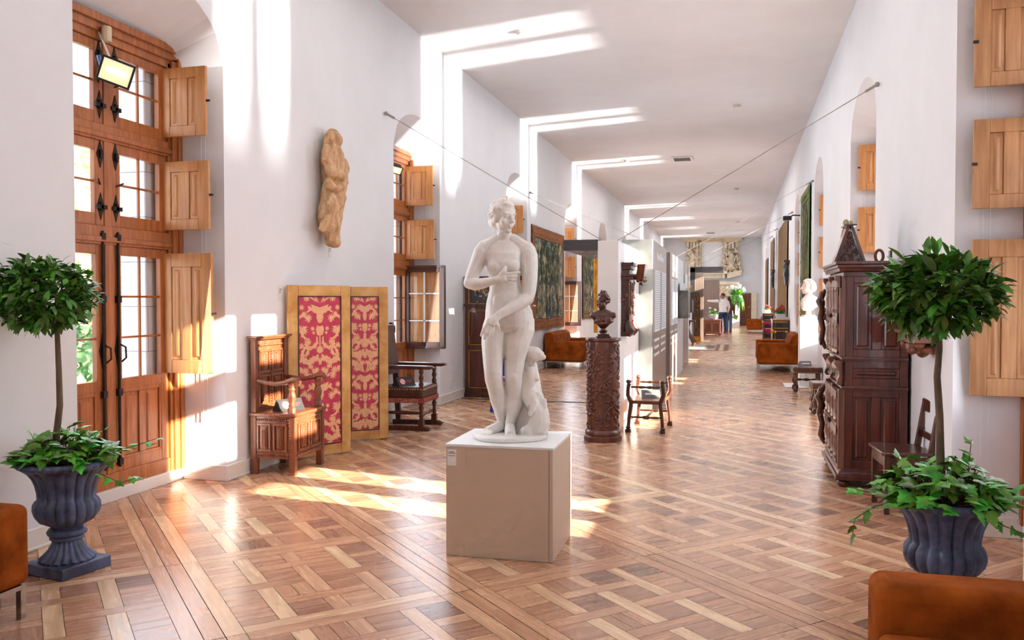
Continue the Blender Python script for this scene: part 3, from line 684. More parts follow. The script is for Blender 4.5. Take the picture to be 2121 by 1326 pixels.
# ------------------------------------------------------------------ sofas (local: +x is the front, y across)
def sofa(name,label,cat,loc,rotz,W,D=.86,arm=.2,ah=.6,bh=.78,group=None,seats=1):
    t=thing(name,label,cat,loc,rotz,group); z0=.16
    for s in (-1,1):
        y0,y1=(s*W/2,s*(W/2-arm)); MB().box(.0,D,y0,y1,z0,ah).build('arm',M_velvet,t,bevel=.045,seg=5)
    b=MB(); prof=[(0,z0),(0,bh-.03),(.03,bh),(.13,bh),(.2,bh-.05),(.25,bh-.2),(.27,z0+.2),(.27,z0)]
    b.ext([(x,-W/2+.02,z) for x,z in prof],(0,W-.04,0)); b.build('backrest',M_velvet,t,bevel=.02,seg=3)
    MB().box(.1,D-.02,-W/2+arm+.002,W/2-arm-.002,z0,.3).build('seat_base',M_velvet,t,bevel=.01)
    w=(W-2*arm)/seats
    for k in range(seats): MB().box(.255,D+.0,-W/2+arm+k*w+.006,-W/2+arm+(k+1)*w-.006,.305,.485).build('seat_cushion',M_velvet,t,bevel=.035,seg=4)
    f=MB(); f.box(.02,D-.02,-W/2+.02,-W/2+.05,z0-.022,z0); f.box(.02,D-.02,W/2-.05,W/2-.02,z0-.022,z0); f.box(.02,.05,-W/2+.05,W/2-.05,z0-.022,z0); f.box(D-.05,D-.02,-W/2+.05,W/2-.05,z0-.022,z0); f.build('frame',M_chrome,t)
    for x in (.035,D-.035):
        for y in (-W/2+.035,W/2-.035): MB().box(x-.014,x+.014,y-.014,y+.014,0,z0-.02).build('leg',M_chrome,t)
    return t
sofa('sofa','rust velvet sofa cut off by the left edge, beside the left urn','sofa',(-4.02,2.30,0),0,1.9,D=.81,ah=.54)
sofa('sofa','rust velvet sofa in the right foreground corner, seen from above its arm','sofa',(1.29,1.98,0),PI,2.0,D=.87,ah=.62)
sofa('sofa','rust velvet sofa against the left wall under the red-bordered tapestry','sofa',(-4.02,18.75,0),0,1.85,D=.88)
sofa('sofa','rust velvet armchair-like sofa beside the white pedestal with the bust','sofa',(1.3,19.05,0),PI,1.75,D=.88)
sofa('sofa','small distant rust velvet sofa near the far end, beyond the black cabinets','sofa',(1.3,39.6,0),PI,1.8,D=.86)
# ------------------------------------------------------------------ tent card with a no-entry roundel
def tent_card(label,loc,rotz,sc_=1.,plain=False):
    t=thing('tent_card',label,'sign',loc,rotz); w,h,d=.24*sc_,.1*sc_,.07*sc_
    b=MB(); b.ext([(-w/2,-d,0),(-w/2,0,h),(-w/2,d,0)],(w,0,0)); b.build('card',M_black if not plain else mat('grey_card',srgb(120,112,112),srgb(104,98,98),.5,5),t)
    if plain:
        nn=Vector((0,-h,d)).normalized(); cc=Vector((0,-d/2,h/2))+nn*.0012; m=MB(); m.poly([cc+Vector((w*x,0,0))+Vector((0,d,h)).normalized()*z*h for x,z in ((-.3,-.1),(.35,-.1),(.35,.12),(-.3,.12))]); m.build('printed_stripe',M_paper,t); return t
    n=Vector((0,-h,d)).normalized(); up=Vector((0,d,h)).normalized(); c=Vector((-w*.2,-d/2,h/2))+n*.0012
    ri=MB(); k=24; r0,r1=h*.42,h*.33; ux=Vector((1,0,0))
    ds=MB(); ds.poly([c-n*.0005+ux*(r1*math.cos(2*PI*i/k))+up*(r1*math.sin(2*PI*i/k)) for i in range(k)]); ds.build('roundel_face',M_paper,t)
    o=[];
    for i in range(k):
        a=2*PI*i/k; o+= [c+(ux*math.cos(a)+up*math.sin(a))*r0,c+(ux*math.cos(a)+up*math.sin(a))*r1]
    ri.add(o,[(2*i,2*i+1,2*((i+1)%k)+1,2*((i+1)%k)) for i in range(k)])
    a=PI*.75; u=ux*math.cos(a)+up*math.sin(a); v=ux*-math.sin(a)+up*math.cos(a)
    ri.poly([c+u*r1+v*h*.05,c-u*r1+v*h*.05,c-u*r1-v*h*.05,c+u*r1-v*h*.05]); 
    for q in range(2): ri.poly([Vector((w*x,-d/2,h/2))+up*z*h+n*.0014 for x,z in ((.05,.05-q*.2),(.4-.1*q,.05-q*.2),(.4-.1*q,.14-q*.2),(.05,.14-q*.2))])
    ri.build('red_print',M_red,t); return t
# ------------------------------------------------------------------ carved box armchair at left
def beads(m,p0,p1,r,n):
    p0=Vector(p0);p1=Vector(p1)
    for i in range(n): m.ell(p0.lerp(p1,(i+.5)/n),r,6,4)
def linen(m,o,u,v,nrm,w,h):
    """raised frame with a linenfold lozenge, on the plane spanned by u (width) and v (height)"""
    o=Vector(o);u=Vector(u);v=Vector(v);n=Vector(nrm)
    def bx(a0,a1,b0,b1,t):
        m.ext([o+u*a0+v*b0,o+u*a1+v*b0,o+u*a1+v*b1,o+u*a0+v*b1],n*t)
    e=.018
    bx(0,w,0,e,.014);bx(0,w,h-e,h,.014);bx(0,e,e,h-e,.014);bx(w-e,w,e,h-e,.014)
    bx(w*.28,w*.72,h*.1,h*.9,.01); bx(w*.36,w*.64,h*.16,h*.84,.018)
    m.tube([o+u*(w*.44)+v*(h*.25)+n*.018,o+u*(w*.44)+v*(h*.75)+n*.018,o+u*(w*.5)+v*(h*.8)+n*.018,o+u*(w*.56)+v*(h*.75)+n*.018,o+u*(w*.56)+v*(h*.25)+n*.018,o+u*(w*.5)+v*(h*.2)+n*.018,o+u*(w*.44)+v*(h*.25)+n*.018],.006,6)
def box_chair():
    # local x toward the room, y away from the camera
    t=thing('carved_chair','carved oak box-seat armchair with tall panelled back, beside the tall glazed door','chair',(-4.02,6.4,0),R(2))
    D,W,zs=.41,.56,.53
    for x in (0,D-.055):
        for y in (0,W-.05): MB().box(x,x+.055,y,y+.05,0,.14).build('leg',M_carved,t,bevel=.004)
    b=MB(); b.box(.004,D-.004,.004,W-.004,.14,zs-.03)
    b.box(0,.05,-.004,.02,.14,zs-.03);b.box(D-.05,D+.004,-.004,.03,.14,zs-.03);b.box(D-.03,D+.004,W-.04,W+.004,.14,zs-.03)
    for k in range(2): linen(b,(.06+k*.15,.004,.2),(1,0,0),(0,0,1),(0,-1,0),.13,.24); linen(b,(D-.004,.06+k*.23,.2),(0,1,0),(0,0,1),(1,0,0),.2,.24)
    beads(b,(.05,-.002,zs-.06),(D-.05,-.002,zs-.06),.009,16); beads(b,(.05,-.002,.17),(D-.05,-.002,.17),.009,16); beads(b,(.2,-.002,.2),(.2,-.002,.44),.009,12); beads(b,(D-.05,-.002,.18),(D-.05,-.002,zs-.05),.008,14)
    beads(b,(D,.05,zs-.06),(D,W-.05,zs-.06),.009,22); beads(b,(D,.05,.17),(D,W-.05,.17),.012,20); beads(b,(D,W/2,.2),(D,W/2,.44),.009,12)
    b.build('box_seat',M_carved,t,bevel=.002,seg=1)
    MB().box(-.005,D+.02,-.02,W+.02,zs-.03,zs).build('seat',M_carved,t,bevel=.008)
    k=MB(); k.box(0,.05,0,.05,zs,1.15);k.box(0,.05,W-.05,W,zs,1.15);k.box(.008,.035,.05,W-.05,zs,1.15)
    for i in range(2):
        linen(k,(.035,.06+i*.23,.86),(0,1,0),(0,0,1),(1,0,0),.2,.2); linen(k,(.035,.06+i*.23,.57),(0,1,0),(0,0,1),(1,0,0),.2,.27)
    beads(k,(.04,.05,1.1),(.04,W-.05,1.1),.012,16); beads(k,(.04,W/2,.57),(.04,W/2,1.06),.009,20)
    k.build('backrest',M_carved,t,bevel=.003,seg=1)
    c=MB(); c.box(-.01,.07,-.02,W+.02,1.15,1.165); c.box(-.015,.085,-.035,W+.035,1.165,1.185); c.build('cornice',M_carved,t,bevel=.005)
    for y in (.03,W-.03):
        a=MB(); a.tube([(.04,y,.80),(.13,y,.785),(.22,y,.775),(.31,y,.79),(.38,y,.815),(.425,y,.815),(.445,y,.795),(.435,y,.775),(.415,y,.778)],[.02,.019,.019,.021,.024,.023,.02,.016,.012],12); a.build('armrest',M_carved,t,smooth=60)
        p=MB(); p.lathe([(.034,zs),(.034,zs+.04),(.026,zs+.05),(.03,zs+.065),(.024,zs+.08),(.036,zs+.13),(.03,zs+.165),(.022,zs+.185),(.03,zs+.2),(.022,zs+.215),(.03,zs+.24),(.03,zs+.25)],16,(D-.04,y,0)); p.build('arm_post',M_carved,t,smooth=50)
    tent_card('black folded sign with red no-sitting roundel on the carved box chair',(-3.78,6.62,.531),R(60))
box_chair()
# ------------------------------------------------------------------ folding screen
def damask(mb,x0,x1,z0,z1,y):
    """mirrored floral pattern in thin raised polygons"""
    w=x1-x0; cx=(x0+x1)/2; CNT=[0.]
    def pol(pts):
        for s in (1,-1):
            q=[(cx+s*px*w/2,y,pz) for px,pz in pts]
            q=[(min(max(a,x0),x1),b-CNT[0],min(max(c,z0),z1)) for a,b,c in q]; CNT[0]+=2e-6
            mb.poly(q)
    def flower(px,pz,r,n,inner=.6):
        k=n*4; pol([(px+(r*(1-inner*.5+inner*.5*math.cos(n*a)))*math.cos(a)/(w/2),pz+r*(1-inner*.5+inner*.5*math.cos(n*a))*math.sin(a)) for a in [2*PI*i/k for i in range(k)]])
    def curl(px,pz,r,dirn,turn,th):
        ps=[];n=14
        for i in range(n+1):
            f=i/n; a=dirn+turn*f; rr=r*(1-.6*f); ps.append((px+rr*math.cos(a)/(w/2),pz+rr*math.sin(a),a,th*math.sin(PI*min(1,f*.85+.12))))
        for i in range(n):
            a,b=ps[i],ps[i+1]
            pol([(a[0]+a[3]*math.cos(a[2])/(w/2),a[1]+a[3]*math.sin(a[2])),(b[0]+b[3]*math.cos(b[2])/(w/2),b[1]+b[3]*math.sin(b[2])),(b[0]-b[3]*math.cos(b[2])/(w/2),b[1]-b[3]*math.sin(b[2])),(a[0]-a[3]*math.cos(a[2])/(w/2),a[1]-a[3]*math.sin(a[2]))])
            if i%2==0: pol([(a[0]+a[3]*.8*math.cos(a[2])/(w/2),a[1]+a[3]*.8*math.sin(a[2])),((a[0]+b[0])/2+2.1*a[3]*math.cos(a[2]+.3)/(w/2),(a[1]+b[1])/2+2.1*a[3]*math.sin(a[2]+.3)),(b[0]+b[3]*.8*math.cos(b[2])/(w/2),b[1]+b[3]*.8*math.sin(b[2]))])
    P=.74; z=z1+.1
    while z>z0-.1:
        for k in range(-3,4): # fan of leaves
            a=PI/2+k*.32; 
            if k>=0: continue
            pol([(0+.02,z-.16),(.10/(w/2)*math.cos(a)+.02,z-.16+.12*math.sin(a)),(.13/(w/2)*math.cos(a-.1),z-.16+.15*math.sin(a)),(.09/(w/2)*math.cos(a-.2)+.03,z-.16+.1*math.sin(a-.2))])
        pol([(0,z-.2),(.42,z-.17),(.38,z-.2),(.5,z-.205),(.3,z-.25),(.12,z-.26),(.16,z-.3),(.1,z-.34),(0,z-.35)])
        flower(.62,z-.11,.042,8); flower(.86,z-.2,.032,10); flower(.55,z-.3,.045,9); curl(.72,z-.02,.09,0,3.6,.018)
        pol([(0,z-.38),(.14,z-.37),(.2,z-.41),(.14,z-.46),(0,z-.47)]); pol([(0,z-.47),(.03,z-.47),(.03,z-.56),(0,z-.56)])
        curl(.5,z-.52,.085,2.6,4.2,.016); flower(.56,z-.53,.04,10); flower(.0,z-.6,.045,10,.4); flower(.3,z-.44,.02,6); flower(.95,z-.4,.04,8)
        curl(.45,z-.66,.1,1.2,-4.4,.02); curl(.9,z-.63,.07,2.4,-3.6,.014); flower(.78,z-.7,.034,9); flower(.2,z-.7,.02,6); flower(.42,z-.76,.03,8)
        for a_,b_,r_,n_ in ((.3,-.06,.03,8),(.2,-.13,.02,6),(.9,-.05,.035,9),(.35,-.4,.026,7),(.75,-.42,.045,9),(.25,-.56,.03,8),(.88,-.56,.034,9),(.6,-.63,.028,7),(.15,-.79,.03,8),(.7,-.8,.045,10),(.95,-.78,.03,8),(.5,-.2,.022,6),(.75,-.26,.03,8),(.12,-.66,.022,6)): flower(a_,z+b_,r_,n_)
        curl(.3,z-.28,.075,.4,3.4,.014); curl(.85,z-.33,.07,3.3,-3.8,.014); curl(.2,z-.74,.08,.2,3.2,.016); curl(.75,z-.6,.06,5.5,-4,.012); curl(.6,z-.42,.08,4.4,3.6,.014)
        z-=P
def screen():
    t=thing('folding_screen','two-panel folding screen, crimson damask in worn gold velvet frames, by the carved box chair','screen',(0,0,0))
    def pan(c0,c1,h,z0=.012):
        c0=Vector(c0);c1=Vector(c1); W=(c1-c0).length; a=math.atan2(c1.y-c0.y,c1.x-c0.x)
        f=MB(); e=.105; th=.035
        for q in ((0,e,0,h),(W-e,W,0,h),(e,W-e,0,e),(e,W-e,h-e,h)): f.box(q[0],q[1],0,th,z0+q[2],z0+q[3])
        o=f.build('panel_frame',M_gold,t,bevel=.006,loc=(c0.x,c0.y,0),rotz=a)
        g=MB(); g.box(e-.004,W-e+.004,.004,th-.004,z0+e-.004,z0+h-e+.004); g.m=1; damask(g,e+.004,W-e-.004,z0+e+.004,z0+h-e-.004,.0028); g.build('damask',[M_crim,M_cream],o)
        br=MB()
        for q in ((e-.006,e+.006,e,h-e),(W-e-.006,W-e+.006,e,h-e),(e,W-e,e-.006,e+.006),(e,W-e,h-e-.006,h-e+.006)): br.box(q[0],q[1],-.004,.004,z0+q[2],z0+q[3])
        br.build('braid',M_leather,o)
    a=FL(727,938); b=FL(805,910); A=Vector((-3.98,7.02)); 
    pan((-4.0,7.0,0),(a.x,a.y,0),1.62)
    pan((-3.99,8.06,0),(b.x,b.y,0),1.62)
screen()
# ------------------------------------------------------------------ leather armchair with fringe
def leather_chair():
    t=thing('leather_armchair','dark leather armchair with pink fringe, half hidden behind the folding screen','chair',(-3.93,9.0,0),R(3))
    W=.5; D=.46
    for y in (0,W):
        r=MB(); r.ext([(-.06,y-.03,0),(.54,y-.03,0),(.58,y-.03,.02),(.52,y-.03,.05),(.46,y-.03,.06),(-.06,y-.03,.05)],(0,.06,0)); r.build('runner',M_walnut,t,bevel=.006)
        l=MB(); l.box(D-.03,D+.03,y-.03,y+.03,.05,.13); l.turned((D,y,.13),(D,y,.33),[(0,.018),(.15,.028),(.3,.018),(.5,.022),(.65,.03),(.8,.018),(1,.026)],12); l.box(D-.028,D+.028,y-.028,y+.028,.3,.5); l.turned((D,y,.5),(D,y,.7),[(0,.022),(.15,.03),(.3,.018),(.5,.03),(.7,.018),(.85,.028),(1,.02)],12); l.build('leg',M_walnut,t,smooth=50)
        s=MB(); s.ext([(-.02,y-.025,.05),(.04,y-.025,.05),(.02,y-.025,.5),(-.06,y-.025,1.22),(-.1,y-.025,1.22),(-.05,y-.025,.5)],(0,.05,0)); s.build('leg',M_walnut,t,bevel=.004)
        a=MB(); a.ext([(-.04,y-.04,.7),(.56,y-.04,.7),(.62,y-.04,.715),(.6,y-.04,.74),(-.05,y-.04,.745)],(0,.08,0)); a.build('armrest',M_walnut,t,bevel=.01)
    st=MB(); st.turned((D-.02,.03,.17),(D-.02,W-.03,.17),[(0,.016),(.2,.024),(.5,.016),(.8,.024),(1,.016)],10); st.turned((.03,0,.2),(D,0,.2),[(0,.015),(.5,.022),(1,.015)],10); st.build('stretcher',M_walnut,t,smooth=50)
    MB().box(-.02,D+.035,-.035,W+.035,.36,.5).build('seat',M_leather,t,bevel=.03,seg=4)
    n=MB()
    for k in range(16): n.ell((D+.036,-.02+k*(W+.04)/15,.47),.009,6,4); n.ell((.0+k*(D)/15,-.036,.47),.009,6,4)
    for k in range(4): n.ell((D+.034,-.03,.38+k*.03),.008,6,4)
    n.build('nails',M_nail,t)
    M_fr=mat('pink_fringe',srgb(206,120,100),srgb(140,52,44),.8,60)
    f=MB()
    for k in range(60):
        y=-.036+(W+.072)*k/59; f.box(D+.036,D+.042,y-.003,y+.003,.315,.365)
        x=-.02+(D+.06)*k/59; f.box(x-.003,x+.003,-.042,-.036,.315,.365)
    f.box(D+.034,D+.044,-.04,W+.04,.355,.37); f.box(-.02,D+.04,-.044,-.034,.355,.37); f.build('fringe',M_fr,t)
    b=MB(); b.ext([(-.0,.0,.62),(.03,.0,.62),(-.05,.0,1.2),(-.08,.0,1.2)],(0,W,0)); b.build('backrest',M_leather,t,bevel=.012)
    tent_card('black folded sign with red roundel on the fringed leather armchair',(-3.72,9.12,.501),R(60))
leather_chair()
# ------------------------------------------------------------------ tall carved cabinet at right (local x = depth toward the right wall, y = length)
def cabinet():
    t=thing('carved_cabinet','tall dark walnut two-stage cabinet with carved doors and drawers against the right wall','cabinet',(.84,7.2,0))
    D,L=.465,1.0
    def side(m,x0,x1,z0,z1,n=2):
        m.M=Matrix.Translation((0,0,0))@Matrix(((0,1,0,0),(1,0,0,0),(0,0,1,0),(0,0,0,1)))
        panel_board(m,x0,x1,z0,z1,-.002,.03,rec=.012,st=.06,n=n,mid=.07,rail=.07); m.M=None
    b=MB(); b.box(.02,D,.02,L,.13,1.72)
    side(b,0,D,.14,.79); side(b,0,D,.8,1.02,1); side(b,0,D,1.03,1.7)
    b.build('carcass',M_mahog,t,bevel=.003,seg=1)
    m=MB()
    m.frus(-.07,D+.0,-.07,L+.07,.06,.1,.0,.0); m.frus(-.055,D,-.055,L+.055,.1,.125,.01,.01); m.frus(-.04,D,-.04,L+.04,.125,.15,.03,.03); m.build('base_moulding',M_mahog,t,bevel=.004)
    for z in (.79,1.025):
        w=MB(); w.box(-.02,D,-.02,L+.02,z-.016,z+.016); w.box(-.03,D,-.03,L+.03,z-.004,z+.012); w.build('waist_moulding',M_mahog,t,bevel=.005)
    c=MB(); c.box(-.02,D,-.02,L+.02,1.68,1.72); c.frus(-.05,D,-.05,L+.05,1.72,1.75,-.01,-.01); c.box(-.07,D,-.07,L+.07,1.75,1.775); c.box(-.085,D,-.085,L+.085,1.775,1.8); c.build('cornice',M_mahog,t,bevel=.005)
    for x in (-.01,D-.06):
        for y in (-.01,L+.01): MB().ell((x,y,.032),(.045,.045,.032)).build('foot',M_walnut,t,smooth=60)
    # front face (normal -x)
    def front_door(y0,y1,z0,z1):
        d=MB(); d.box(-.035,.02,y0,y1,z0,z1)
        n=2; w=(y1-y0)/n; h=(z1-z0)/2
        for i in range(n):
            for j in range(2):
                a,bz=y0+i*w,z0+j*h
                d.box(-.055,-.035,a,a+.02,bz,bz+h); d.box(-.055,-.035,a+w-.02,a+w,bz,bz+h); d.box(-.06,-.035,a,a+w,bz+h-.06,bz+h); d.box(-.055,-.035,a,a+w,bz,bz+.03)
                for q in (.3,.5,.7): d.turned((-.045,a+w*q,bz+.03),(-.045,a+w*q,bz+h-.06),[(0,.016),(.12,.022),(.2,.013),(.5,.021),(.8,.013),(.9,.022),(1,.016)],8)
        o=d.build('door',M_mahogp,t,bevel=.002,seg=1)
        k=MB(); k.ell((-.065,y1-.03 if y0<.4 else y0+.03,(z0+z1)/2),(.012,.012,.018),8,6); k.build('knob',M_iron,o)
        for z in (z0+.1,z1-.1): MB().box(-.05,-.03,(y0-.008 if y0<.4 else y1),(y0 if y0<.4 else y1+.008),z-.03,z+.03).build('hinge',M_iron,o)
    for y0,y1 in ((.06,.49),(.51,.94)):
        front_door(y0,y1,.17,.76); front_door(y0,y1,1.06,1.66)
        d=MB(); d.box(-.04,.02,y0+.02,y1-.02,.83,.99); d.ell((-.04,(y0+y1)/2,.95),(.03,.19,.035))
        o=d.build('drawer',M_mahogp,t,bevel=.006)
        h=MB(); h.ell((-.05,(y0+y1)/2,.89),(.006,.03,.03),10,6); h.tube([(-.06,(y0+y1)/2-.03,.89),(-.075,(y0+y1)/2-.02,.865),(-.08,(y0+y1)/2,.858),(-.075,(y0+y1)/2+.02,.865),(-.06,(y0+y1)/2+.03,.89)],.006,6); h.build('drawer_pull',M_iron,o)
    rg=random.Random(2)
    for y in (.02,.5,.98):
        s=MB()
        s.ext([(-.02,y-.032,.81),(-.05,y-.032,.812),(-.062,y-.032,.83),(-.058,y-.032,.855),(-.044,y-.032,.885),(-.046,y-.032,.92),(-.066,y-.032,.955),(-.082,y-.032,.985),(-.078,y-.032,1.006),(-.02,y-.032,1.008)],(0,.064,0))
        s.box(-.05,.0,y-.03,y+.03,.14,.78); s.box(-.045,.0,y-.03,y+.03,1.04,1.68); s.ext([(-.03,y-.03,1.58),(-.055,y-.03,1.6),(-.06,y-.03,1.63),(-.08,y-.03,1.66),(-.082,y-.03,1.69),(-.03,y-.03,1.69)],(0,.06,0))
        s.build('pilaster',M_mahogp,t,bevel=.003,seg=1)
    for z0 in (.18,1.05):
        f=MB(); y=L-.01
        pts=[(-.05,y,z0),(-.09,y,z0+.08),(-.075,y,z0+.18),(-.1,y,z0+.28),(-.085,y,z0+.36),(-.11,y,z0+.43),(-.08,y,z0+.5),(-.06,y,z0+.54)]
        f.tube(pts,[.018,.026,.024,.03,.027,.034,.026,.012],12); f.ell((-.09,y,z0+.49),(.026,.028,.036)); 
        for k in range(14): f.ell((rg.uniform(-.105,-.06),y+rg.uniform(-.025,.025),z0+rg.uniform(.05,.45)),(rg.uniform(.01,.016),rg.uniform(.014,.022),rg.uniform(.02,.045)),8,5)
        f.build('carved_figure',M_walnut,t,smooth=60)
cabinet()
def cabinet_top_things():
    # gabled rack, small figurine, ring
    t=thing('gabled_book_rest','small dark carved A-shaped wooden rest on top of the tall cabinet','book rest',(.9,7.55,1.803))
    for s in (-1,1):
        m=MB(); m.ext([(s*.125,-.1,0),(s*.1,-.1,0),(s*.0,-.1,.3),(s*.02,-.1,.31)],(0,.2,0)); m.build('sloping_board',M_walnut,t,bevel=.003)
    g=MB(); rg=random.Random(4); g.ext([(-.1,-.08,.0),(.1,-.08,.0),(0,-.08,.27)],(0,.012,0))
    for k in range(70):
        z=rg.uniform(.01,.25); w=.085*(1-z/.27); g.ell((rg.uniform(-w,w),-.083,z),(.009,.008,rg.uniform(.008,.018)),8,5)
    g.build('carved_gable',M_walnut,t,smooth=50); MB().box(-.05,.05,-.12,.12,.3,.315).build('ridge',M_walnut,t,bevel=.003)
    p=ONY(1727,478,8.2); M_rf=mat('red_figurine',srgb(196,60,46),srgb(150,44,34),.5,20); M_pf=mat('pale_figurine',srgb(190,170,130),srgb(110,110,84),.5,20)
    t=thing('figurine','small red and cream painted figurine standing behind the A-shaped rest','figurine',(.93,8.0,1.801))
    m=MB(); m.loft([((0,0,0),.05,.05),((0,0,.1),.04,.045),((0,0,.25),.045,.05),((0,0,.3),.035,.04),((0,0,.34),.02,.02)],14); m.build('robe',M_rf,t,smooth=60)
    m=MB(); m.ell((0,0,.37),(.028,.03,.036)); m.tube([(.03,-.01,.25),(.045,-.02,.33),(.04,-.01,.39)],[.018,.016,.012],8); m.build('head_and_arm',M_pf,t,smooth=60)
    p=ONY(1822,527,7.5); t=thing('wooden_ring','small brown wooden ring-shaped object on the right end of the tall cabinet top','ornament',(p.x,7.52,1.801))
    m=MB(); m.tube([(.03*math.cos(a),0,.055+.05*math.sin(a)) for a in [2*PI*k/20 for k in range(21)]],.012,8,cap=False); m.build('ring',M_carved,t,smooth=60); MB().box(-.04,.04,-.03,.03,0,.012).build('base',M_carved,t)
    t=thing('wooden_ring','small dark wooden upright strip beside the ring on the tall cabinet top','ornament',(p.x+.085,7.52,1.801)); MB().box(-.008,.008,-.04,.04,0,.1).build('upright',M_walnut,t,bevel=.003)
cabinet_top_things()
def side_chair():
    t=thing('side_chair','plain dark wooden side chair with open back, between the tall cabinet and the right urn','chair',(.985,6.52,0),R(4))
    W=.4;D=.32
    MB().ext([(-.02,-.21,.415),(-.0,-.23,.415),(D,-.2,.415),(D,.2,.415),(0,.23,.415),(-.02,.21,.415)],(0,0,.022)).build('seat',M_walnutx,t,bevel=.006)
    for x,y in ((.02,-.18),(.02,.18)): MB().box(x-.018,x+.018,y-.018,y+.018,0,.415).build('leg',M_walnut,t,bevel=.003)
    for y in (-.17,.17):
        m=MB(); m.ext([(D-.03,y-.016,.0),(D+.01,y-.016,0),(D+.01,y-.016,.42),(D+.06,y-.016,.76),(D+.025,y-.016,.76),(D-.03,y-.016,.42)],(0,.032,0)); m.build('leg',M_walnut,t,bevel=.003)
    m=MB(); m.box(D+.025,D+.055,-.19,.19,.69,.78); m.box(D+.01,D+.03,-.155,.155,.5,.55); m.build('back_rail',M_walnut,t,bevel=.008)
    m=MB(); m.box(.004,.03,-.165,.165,.33,.4); m.box(0,.03,-.165,.165,.1,.13); m.box(.03,D,-.185,-.165,.2,.23); m.box(.03,D,.165,.185,.2,.23); m.box(.03,D,-.185,-.165,.34,.4); m.build('stretcher',M_walnut,t,bevel=.003)
side_chair()
def bracket():
    t=thing('wall_bracket','carved brown wooden wall bracket shelf just right of the tall cabinet','shelf',(1.32,6.45,1.2))
    MB().box(-.2,0,-.27,.27,.06,.085).build('shelf_board',M_carved,t,bevel=.004)
    m=MB(); m.box(-.17,-.005,-.24,.24,.085,.14); m.box(-.18,-.005,-.25,.25,.0,.055); m.build('frieze',M_carved,t,bevel=.006)
    m=MB(); rg=random.Random(8)
    for k in range(18): m.ell((-.09+rg.uniform(-.06,.07),-.22+.44*k/17,-.02+rg.uniform(-.03,.01)),(.035,.022,rg.uniform(.02,.05)),8,6)
    m.ell((-.06,0,-.05),(.05,.06,.06)); m.build('carved_drop',M_carved,t,smooth=60)
bracket()
# ------------------------------------------------------------------ middle distance
M_bronze=mat('brown_bronze',srgb(92,46,30),srgb(58,26,18),.28,8,metal=.25,coat=.3)
M_column=wood('column_oak',(112,60,42),(74,36,26),.36,'z',coat=.25,scale=4)
M_greyp=mat('grey_metal_panel',srgb(128,130,130),srgb(104,106,106),.35,3,metal=.3,detail=6)
M_taupe=mat('taupe_panel',srgb(140,122,112),srgb(126,108,98),.32,3,stretch=(8,8,.4))
M_lpanel=mat('pale_panel',srgb(222,222,226),srgb(214,214,218),.35,3)
M_charc=mat('charcoal_panel',srgb(66,62,64),srgb(54,50,52),.4,3)
M_text=mat('white_text_print',srgb(226,230,234),srgb(220,224,228),.6,3)
M_tgap=mat('text_gap',srgb(176,182,188),srgb(168,174,180),.6,3)
M_gilt=mat('gilt_frame',srgb(222,160,54),srgb(180,112,30),.35,16,metal=.6,bump=.2)
M_wire=mat('steel_cable',srgb(176,166,158),srgb(156,146,140),.4,8,metal=.3)
